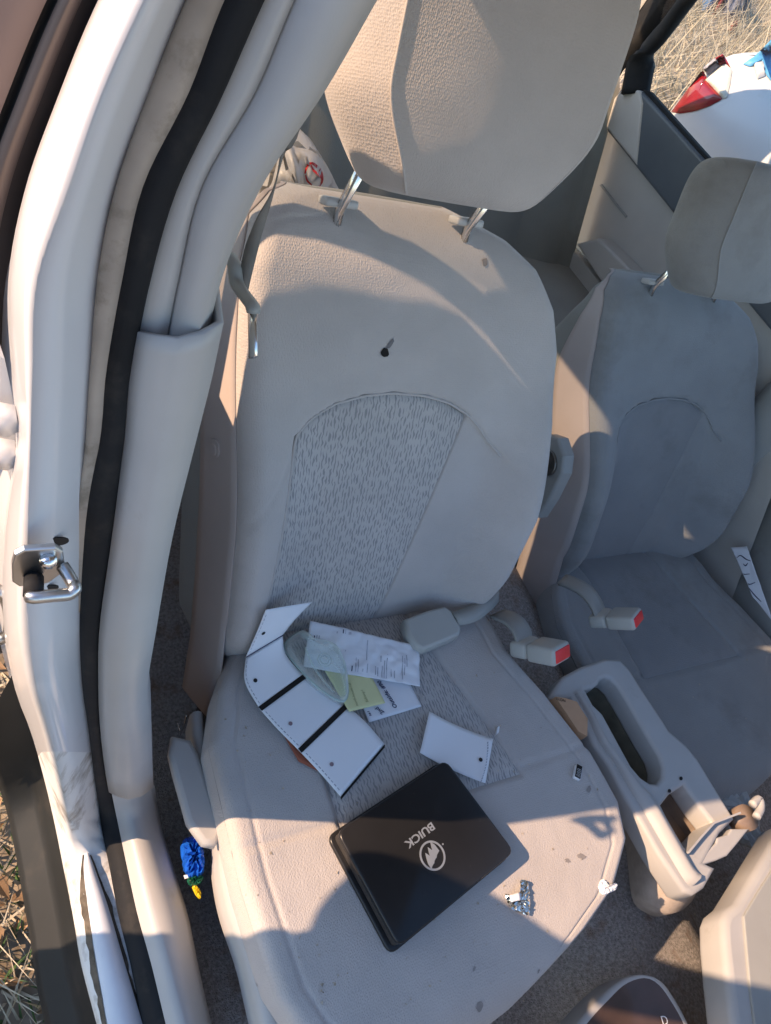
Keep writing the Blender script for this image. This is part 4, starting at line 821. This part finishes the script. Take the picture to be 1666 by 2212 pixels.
rowb = [[np.array(p)+np.array([0, 2*(.95-p[1])+.02, 0]) for p in r] for r in rows]
grid('bag_back', np.array(rowb).transpose(1, 0, 2), BAG, bg, cu=True, flip=True)
BB = bvh([bgo]); RDP = mat('red_print', (.62, .03, .03), .5, .1, 30)
def stroke(pts, wpx, name, B, m, par, lift=.0025):
    c = bez(pts, 16); V = []
    for i in range(16):
        t = c[min(i+1, 15)]-c[max(i-1, 0)]; t = t/np.linalg.norm(t); n2 = np.array([-t[1], t[0]])*wpx/2*(.4+.6*math.sin((i+1)/17*math.pi))
        for sg in (-1, 1):
            h, nn = cast(B, *(c[i]+sg*n2)); V.append(h+(C0-h)/np.linalg.norm(C0-h)*lift if h is not None else H(*(c[i]), 'y', .86))
    mesh(name, V, [(2*i, 2*i+1, 2*i+3, 2*i+2) for i in range(15)], m, par)
stroke([(659, 375), (663, 360), (672, 352), (683, 358), (694, 372), (696, 392), (688, 404)], 6, 'print', BB, RDP, bg)
stroke([(672, 356), (678, 368), (690, 378), (697, 388)], 5, 'print', BB, RDP, bg)
stroke([(668, 430), (676, 424), (684, 430), (682, 437)], 4, 'print', BB, RDP, bg)
stroke([(660, 378), (664, 390), (674, 400)], 4, 'print', BB, RDP, bg)
# ---- things in the front footwell
ft = thing('brown_tray', H(1370, 2170, 'z', -.12), 'dark brown glossy tray with pale rim in the front footwell', 'tray')
TRY = mat('brown_gloss', (.085, .055, .045), .28, .25, 14, coat=.3, dirt=(.03, .022, .018), dscale=16, dmin=.6)
to = bez([(1190, 2290), (1245, 2212), (1300, 2150), (1350, 2112), (1395, 2106), (1430, 2122), (1460, 2165), (1485, 2212), (1520, 2290)], 40); ti = bez([(1215, 2290), (1268, 2212), (1315, 2160), (1352, 2126), (1393, 2113), (1424, 2128), (1453, 2168), (1477, 2212), (1510, 2290)], 40)
zt_ = -.075
A = np.array(Z(to, zt_)); Bq = np.array(Z(ti, zt_+.002)); ce = H(1370, 2330, 'z', zt_)
grid('tray_rim', np.stack([A+np.array([0, 0, -.05]), A+np.array([0, 0, -.003]), A*.7+Bq*.3+np.array([0, 0, .003]), Bq]), PLA, ft)
grid('tray_panel', np.stack([Bq*(1-k)+ce*k-np.array([0, 0, .012*math.sin(k*1.5)]) for k in np.linspace(0, .95, 8)]), TRY, ft)
write('print', 'D', (1432, 2216), (1442, 2214), zt_-.0005, PAP, ft, kk=None)
lowd = thing('lower_dash_box', H(1640, 2060, 'z', -.15), 'pale grey plastic box corner at the right of the footwell', 'dash console')
lo = [(1578, 2000), (1583, 1985), (1603, 1968), (1640, 1905), (1700, 1800), (1900, 1900), (1900, 2300), (1612, 2300), (1590, 2130), (1580, 2040)]
plate('box_body', [[tuple(H(*q, 'z', .0)[:2]) for q in lo]], .06, PLA, Matrix.Translation((0, 0, -.03)), lowd, .012, smooth=True, res=3)
ri = [(1606, 1982), (1640, 1925), (1720, 1800), (1900, 1900), (1900, 2300), (1640, 2300), (1618, 2120)]
plate('box_lid', [[tuple(H(*q, 'z', .0)[:2]) for q in ri]], .006, PLD, Matrix.Translation((0, 0, .001)), lowd, .002)
cb = thing('crumpled_tissue', H(1595, 1945, 'z', -.10), 'crumpled brownish tissue in the dark beside the grey box', 'tissue')
crumple('tissue_body', [(1583, 1925), (1600, 1918), (1630, 1925), (1618, 1955), (1600, 1985), (1590, 1960)], -.10, .03, mat('tan_tissue', (.35, .29, .22), .7, .2, 40), cb, 8, None)
for i, (px, lab) in enumerate([([(1535, 1730), (1590, 1700), (1622, 1740), (1640, 1830), (1600, 1825), (1560, 1780)], 'crumpled grey white paper in the shadow right of the console'), ]):
    t = thing('paper_wad', H(*np.mean(px, axis=0), 'z', -.12), lab, 'paper'); crumple('paper_body', px, -.15, .02, mat('grey_paper', (.38, .40, .41), .7, .1, 20), t, 20+i, None)
dp = thing('printed_paper', H(1620, 1250, 'z', -.05), 'white paper strip with line drawing beside the far seat', 'paper')
XQ = 1.0
dq = [H(x, y, 'x', XQ) for x, y in ((1582, 1185), (1612, 1180), (1668, 1330), (1650, 1318))]
dq = [H(1580, 1183, 'x', 1.04), H(1614, 1180, 'x', 1.045), H(1672, 1345, 'x', 1.04), H(1628, 1290, 'x', 1.035)]
do = sheet('paper_sheet', dq, PAPR, dp, (14, 20), .004, 20, 2); DB = bvh([do])
for pts in ([(1592, 1205), (1600, 1200), (1612, 1208), (1622, 1212)], [(1590, 1215), (1596, 1230), (1606, 1240), (1620, 1240)], [(1606, 1218), (1611, 1222), (1616, 1216)], [(1604, 1250), (1618, 1262), (1632, 1258)], [(1618, 1270), (1630, 1285), (1645, 1300)]): stroke(pts, 2.2, 'print', DB, INK, dp, .002)
sk = thing('sticker', H(1662, 855, 'x', 1.07), 'blue and white sticker on the far door at the right margin', 'sticker')
sq = [H(x, y, 'x', 1.072) for x, y in ((1654, 858), (1664, 826), (1700, 830), (1690, 868))]; mesh('sticker_sheet', sq, [(0, 1, 2, 3)], PAP, sk, False)
sq = [H(x, y, 'x', 1.070) for x, y in ((1660, 856), (1667, 836), (1696, 838), (1688, 862))]; mesh('blue_field', sq, [(0, 1, 2, 3)], mat('sticker_blue', (.05, .25, .6), .5), sk, False)
# ------------------------------------------------------------------ outside
oc_ = thing('parked_car', (2.5, .6, GZ), 'white car parked outside the far window with red tail lamp and taped trunk', 'car')
path = bez([(1.75, -1.6), (1.75, -.6), (1.75, .4), (1.75, 1.0), (1.75, 1.45), (1.75, 1.57), (1.755, 1.64), (1.775, 1.685), (1.83, 1.72), (1.95, 1.78), (2.16, 1.89), (2.5, 2.08), (2.85, 2.23), (3.1, 2.3)], 70)
prof = bez([(.10, -.40), (.03, -.28), (.0, -.05), (-.005, .13), (.0, .26), (.012, .35), (.035, .415), (.08, .47), (.14, .495), (.25, .508), (.45, .518)], 34)
P = np.zeros((70, 34, 3))
for i in range(70):
    t = path[min(i+1, 69)]-path[max(i-1, 0)]; t = t/np.linalg.norm(t); nn = np.array([t[1], -t[0]]); k = sst(i, 34, 52)
    for j, (d, z) in enumerate(prof): P[i, j] = (*(path[i]+nn*d), z+.02*k*(z > .4))
body = grid('body_shell', P, WHT, oc_, flip=True)
rim = [p[-1] for p in P]; cen = np.array([2.6, .7, .54]); mesh('trunk_deck', rim+[cen], [(i, i+1, 70) for i in range(69)], WHT, oc_)
OB = bvh([body])
def surf(x, y):
    h, n = cast(OB, x, y)
    if h is None:
        h = H(x, y, 'x', 1.765); n = np.array([-1., 0, 0])
    return h, n
LMP = mat('red_lamp_lens', (.26, .008, .014), .12, .25, 18, coat=.6); LMC = mat('clear_lamp_lens', (.42, .42, .48), .15, .3, 40, coat=.5)
kE = lambda z: ((2450+z[0]*.3733)*.5423, z[1]*.3733*.5423)
def patch(name, zp, m, par, lift=.006, n=32):
    px = np.array([kE(q) for q in zp]); px = np.array([px[int(i)]*(1-i % 1)+px[(int(i)+1) % len(px)]*(i % 1) for i in np.linspace(0, len(px), n, endpoint=False)]); c = px.mean(0); V = []; K = 5
    for k in range(1, K+1):
        for p in px: h, nn = surf(*(c+(p-c)*k/K)); V.append(h+nn*lift*(1 if k < K else .2))
    h, nn = surf(*c); V.append(h+nn*lift)
    f = [(K*n, i, (i+1) % n) for i in range(n)]+[((k-1)*n+i, k*n+i, k*n+(i+1) % n, (k-1)*n+(i+1) % n) for k in range(1, K) for i in range(n)]
    return mesh(name, V, f, m, par)
tlamp = patch('tail_lamp', [(605, 1195), (770, 970), (940, 740), (985, 830), (970, 858), (1070, 965), (1158, 1060), (1000, 1140), (850, 1190), (700, 1213)], LMP, oc_, .012)
patch('reverse_lens', [(948, 735), (1085, 618), (1118, 700), (992, 805)], LMC, tlamp, .012); patch('upper_lens', [(1082, 613), (1158, 572), (1245, 745), (1182, 688), (1118, 705)], LMP, tlamp, .012)
TAP = mat('white_tape', (.72, .72, .66), .5, .05, 20, .8, 30, bdist=.01); BTP = mat('blue_tape', (.10, .36, .66), .5, .25, 14, .4, 30, bdist=.004)
patch('tape', [(968, 856), (1180, 680), (1255, 750), (1235, 900), (1200, 1040), (1163, 1060)], TAP, oc_, .016)
patch('blue_tape', [(1365, 690), (1470, 620), (1580, 520), (1700, 395), (1720, 700), (1690, 900), (1610, 800), (1540, 660), (1450, 720)], BTP, oc_, .012)
patch('tape', [(1480, 700), (1560, 690), (1600, 820), (1520, 850)], WHT, oc_, .016)
# dry grass and litter
DG = mat('dry_grass', (.47, .41, .30), .9, .3, 2.5); LF = mat('dead_leaf', (.27, .17, .09), .9, .4, 14); GG = mat('green_grass', (.06, .12, .035), .9, .3, 6)
def blades(name, n, rect, hmin, hmax, m, label, wd=.006, seed=1, lean=.5):
    r = np.random.default_rng(seed); x = r.uniform(rect[0], rect[1], n); y = r.uniform(rect[2], rect[3], n); h = r.uniform(hmin, hmax, n); a = r.uniform(0, 2*np.pi, n); b = r.uniform(0, 2*np.pi, n); ln = r.uniform(.1, lean, n)*h
    V = np.zeros((n, 3, 3)); V[:, 0] = np.stack([x-np.cos(a)*wd, y-np.sin(a)*wd, np.full(n, GZ)], 1); V[:, 1] = np.stack([x+np.cos(a)*wd, y+np.sin(a)*wd, np.full(n, GZ)], 1); V[:, 2] = np.stack([x+np.cos(b)*ln*2, y+np.sin(b)*ln*2, GZ+h], 1)
    return tag(mesh(name, V.reshape(-1, 3), np.arange(n*3).reshape(-1, 3), m, None, False), label, 'grass', kind='stuff')
blades('dry_grass', 26000, (2.2, 12, 2.8, 12), .05, .28, DG, 'dry tan grass covering the ground behind the car', .006, 1, 1.2)
blades('tall_stalks', 260, (3.5, 9, 3.5, 9.5), .5, 1.1, DG, 'thin dry stalks standing over the grass outside', .006, 2, .6)
blades('side_grass', 3500, (-1.3, -.44, -.9, .5), .02, .08, DG, 'dry grass on the ground below the door sill', .003, 3, 1.4)
blades('green_grass', 900, (-.9, -.44, -.7, .1), .02, .07, GG, 'thin green grass below the door sill', .003, 4, 1.)
r = np.random.default_rng(5); n = 500; V = []; f = []
for i in range(n):
    c = np.array([r.uniform(-1.2, -.44), r.uniform(-.9, .5), GZ+r.uniform(.008, .035)]); a = r.uniform(0, 6.28); t = r.uniform(.2, 1); u = np.array([math.cos(a), math.sin(a), r.uniform(-.4, .4)])*t*.03; v = np.array([-math.sin(a), math.cos(a), r.uniform(-.6, .6)])*t*.017
    k = len(V); V += [c-u, c-v*.9+np.array([0, 0, .006]), c+u, c+v*.9+np.array([0, 0, .006])]; f += [(k, k+1, k+2), (k, k+2, k+3)]
tag(mesh('leaf_litter', V, f, LF, None, False), 'brown dead leaves on the ground below the door sill', 'leaves', kind='stuff')
def heap(name, zp, m, label, cat, hgt, seed, zb=GZ):
    px = [kE(q) for q in zp]; o = bez([*px, px[0]], 25)[:-1]; rr = random.Random(seed); V0 = [H(*q, 'z', zb) for q in o]; c = np.mean(V0, axis=0); rows = []
    for s, k in ((1, 0), (.95, .5), (.7, .9), (.4, 1), (.05, .95)): rows.append([c+(p-c)*(s+rr.uniform(-.05, .05))*np.array([1, 1, 0])+np.array([0, 0, hgt*k*(1+rr.uniform(-.4, .3))]) for p in V0])
    ob = grid(name, np.array(rows).transpose(1, 0, 2), m, None, cu=True, smooth=False); return tag(ob, label, cat)
heap('blue_bundle', [(920, 30), (1000, 0), (1060, 60), (1000, 140), (930, 110)], mat('blue_cloth', (.12, .22, .40), .7, .3, 3), 'pale blue bundle lying in the dry grass at the top', 'bundle', .25, 1)
heap('red_container', [(1015, 100), (1070, 80), (1075, 150), (1030, 165)], mat('red_can', (.55, .05, .04), .4, .2, 6), 'bright red container beside the blue bundle in the grass', 'container', .18, 2)
heap('dark_heap', [(1080, 60), (1240, 20), (1380, 120), (1330, 230), (1180, 240), (1090, 170)], mat('dark_junk', (.06, .065, .08), .7, .4, 6, dirt=(.22, .24, .3), dscale=6), 'dark junk heap in the grass right of the red container', 'junk heap', .3, 3)
heap('red_scrap', [(1200, 310), (1260, 290), (1268, 340), (1215, 360)], mat('dull_red', (.40, .08, .06), .6, .2, 8), 'dull red scrap in front of the dark junk heap', 'scrap', .08, 4)
heap('grey_board', [(470, 880), (560, 860), (690, 950), (700, 1010), (560, 930)], mat('weathered_board', (.26, .24, .19), .8, .2, 9), 'weathered grey board on the ground left of the tail lamp', 'board', .06, 5)

# ---- crumbs and lint on the cushion and carpet
r = np.random.default_rng(11); V = []; f = []
SB = bvh(kids(seatP, ('cushion_cover', 'cushion_insert'))+[o for o in car.children if o.name.startswith('floor_carpet')]+kids(seatD, ('cushion_cover',)))
for i in range(240):
    h, n = cast(SB, r.uniform(380, 1640), r.uniform(1300, 2205))
    if h is None or h[2] > .03: continue
    z = r.uniform(.0006, .0017); k = len(V); V += [h+np.array([r.uniform(-1, 1)*z*1.6, r.uniform(-1, 1)*z*1.6, r.uniform(0, 1)*z+.0003]) for _ in range(5)]; f += [(k, k+1, k+2), (k, k+2, k+3), (k, k+3, k+4), (k+1, k+3, k+4)]
tag(mesh('crumbs', V, f, mat('crumb', (.42, .36, .28), .9, .4, 200), None, False), 'small crumbs and lint scattered on the seat and carpet', 'crumbs', kind='stuff')
# ------------------------------------------------------------------ the person taking the picture (outside the frame, casts the shadow on the seat)
def skin(name, joints, edges, m, par, sub=2, root=0):
    me = bpy.data.meshes.new(name); o0 = wloc(par); me.from_pydata([Vector(j[:3])-o0 for j in joints], edges, []); ob = bpy.data.objects.new(name, me); COL.objects.link(ob); ob.parent = par
    sk = ob.modifiers.new('skin', 'SKIN'); sk.use_smooth_shade = True
    for i, j in enumerate(joints): v = me.skin_vertices[0].data[i]; v.radius = (j[3], j[4] if len(j) > 4 else j[3]); v.use_root = i == root
    ss = ob.modifiers.new('sub', 'SUBSURF'); ss.levels = sub; ss.render_levels = sub
    dg = bpy.context.evaluated_depsgraph_get(); m2 = bpy.data.meshes.new_from_object(ob.evaluated_get(dg)); ob.modifiers.clear(); ob.data = m2
    m2.materials.clear(); m2.materials.append(m); m2.polygons.foreach_set('use_smooth', [True]*len(m2.polygons)); return ob
HOOD = mat('dark_hooded_top', (.045, .05, .06), .9, .2, 12, .3, 200); JEAN = mat('blue_jeans', (.05, .075, .13), .9, .2, 30); SKN = mat('skin', (.50, .33, .25), .5, .06, 20); HAIR = mat('dark_hair', (.03, .022, .018), .6, .3, 60)
pe = thing('person', (-.98, -.24, GZ), 'person in dark hooded top and jeans standing at the open door holding a phone', 'person')
X0, Y0 = -.97, PERY
J = [(X0, Y0, .30, .155, .12), (X0+.02, Y0, .44, .14, .115), (X0+.05, Y0, .48, .155, .115), (X0+.08, Y0-.02, .55, .10, .07), (X0+.12, Y0-.08, .66, .045), (X0+.15, Y0-.09, .80, .065), (X0+.18, Y0-.10, .92, .088), (X0+.19, Y0-.10, 1.02, .07),
     (X0+.07, Y0+.14, .55, .055), (X0+.06, Y0+.19, .59, .045), (X0+.22, Y0+.02, .59, .038), (X0+.34, Y0-.12, .86, .034),
     (X0+.07, Y0-.19, .55, .055), (X0+.08, Y0-.30, .48, .05), (X0+.22, Y0-.32, .68, .042), (X0+.34, Y0-.30, .86, .034),
     (X0, Y0+.09, .22, .10), (X0+.02, Y0+.11, -.10, .07), (X0-.02, Y0+.11, -.46, .05), (X0+.08, Y0+.12, -.52, .04), (X0, Y0-.09, .22, .10), (X0+.03, Y0-.11, -.10, .07), (X0-.02, Y0-.12, -.46, .05), (X0+.08, Y0-.13, -.52, .04)]
E_ = [(0, 1), (1, 2), (2, 3), (3, 4), (4, 5), (5, 6), (6, 7), (3, 8), (8, 9), (9, 10), (10, 11), (3, 12), (12, 13), (13, 14), (14, 15), (0, 16), (16, 17), (17, 18), (18, 19), (0, 20), (20, 21), (21, 22), (22, 23)]
pb = skin('body', J, E_, HOOD, pe)
pb.data.materials.append(JEAN); pb.data.materials.append(SKN)
for p in pb.data.polygons:
    z = (p.center+wloc(pb)).z; p.material_index = 2 if z > .77 and (p.center+wloc(pb)).x < X0+.30 else (1 if z < .30 else 0)
hc = np.array([X0+.17, Y0-.10, .95])
V = []; nn_ = 12
rows = [[hc+np.array([(-.02+.098*math.cos(u)*math.cos(v)), .092*math.sin(u)*math.cos(v), .015+.115*math.sin(v)]) for v in np.linspace(-.35, 1.55, 10)] for u in np.linspace(.9, 2*math.pi-.9, 26)]
grid('hair', rows, HAIR, pe)
for sy in (-1, 1):
    c = hc+np.array([.083, sy*.033, .0]); tube('eye', [c-np.array([.004, 0, 0]), c+np.array([.006, 0, 0])], .011, HAIR, pe, 10)
tube('nose', [hc+np.array([.085, 0, .005]), hc+np.array([.108, 0, -.03])], .011, SKN, pe, 8); tube('mouth', [hc+np.array([.083, -.02, -.06]), hc+np.array([.09, 0, -.062]), hc+np.array([.083, .02, -.06])], .004, mat('lips', (.4, .16, .13), .5), pe, 6)
ph = thing('phone', (-.535, -.431, .93), 'black phone held up in both hands outside the open door', 'phone')
Mp = cam.matrix_world.copy(); rbox('phone_body', (-.075, -.012, .006), (.012, .150, .015), mat('phone_black', (.01, .01, .011), .2), ph, .003, 2, Mp)
for k, (bx, sgn) in enumerate(((-.082, -1), (.019, 1))):
    wr = np.array(J[11 if sgn < 0 else 15][:3]); base = np.array(Mp @ Vector((bx+sgn*.008, .03 if sgn < 0 else .02, .022)))
    js = [(*wr, .03, .024), (*((wr+base)/2), .034, .018), (*base, .036, .016)]; es = [(0, 1), (1, 2)]
    for f_ in range(4):
        L0 = np.array(Mp @ Vector((bx+sgn*.004, -.01+.02*f_, .026))); L1 = np.array(Mp @ Vector((bx+sgn*.006, -.01+.021*f_, .012))); L2 = np.array(Mp @ Vector((bx-sgn*.006, -.008+.021*f_, .000)))
        i = len(js); js += [(*L0, .009), (*L1, .0085), (*L2, .0075)]; es += [(2, i), (i, i+1), (i+1, i+2)]
    T0 = np.array(Mp @ Vector((bx+sgn*.002, -.03, .024))); T1 = np.array(Mp @ Vector((bx-sgn*.02, -.028, .022))); i = len(js); js += [(*T0, .011), (*T1, .009)]; es += [(2, i), (i, i+1)]
    skin('hand', js, es, SKN, pe, 1)
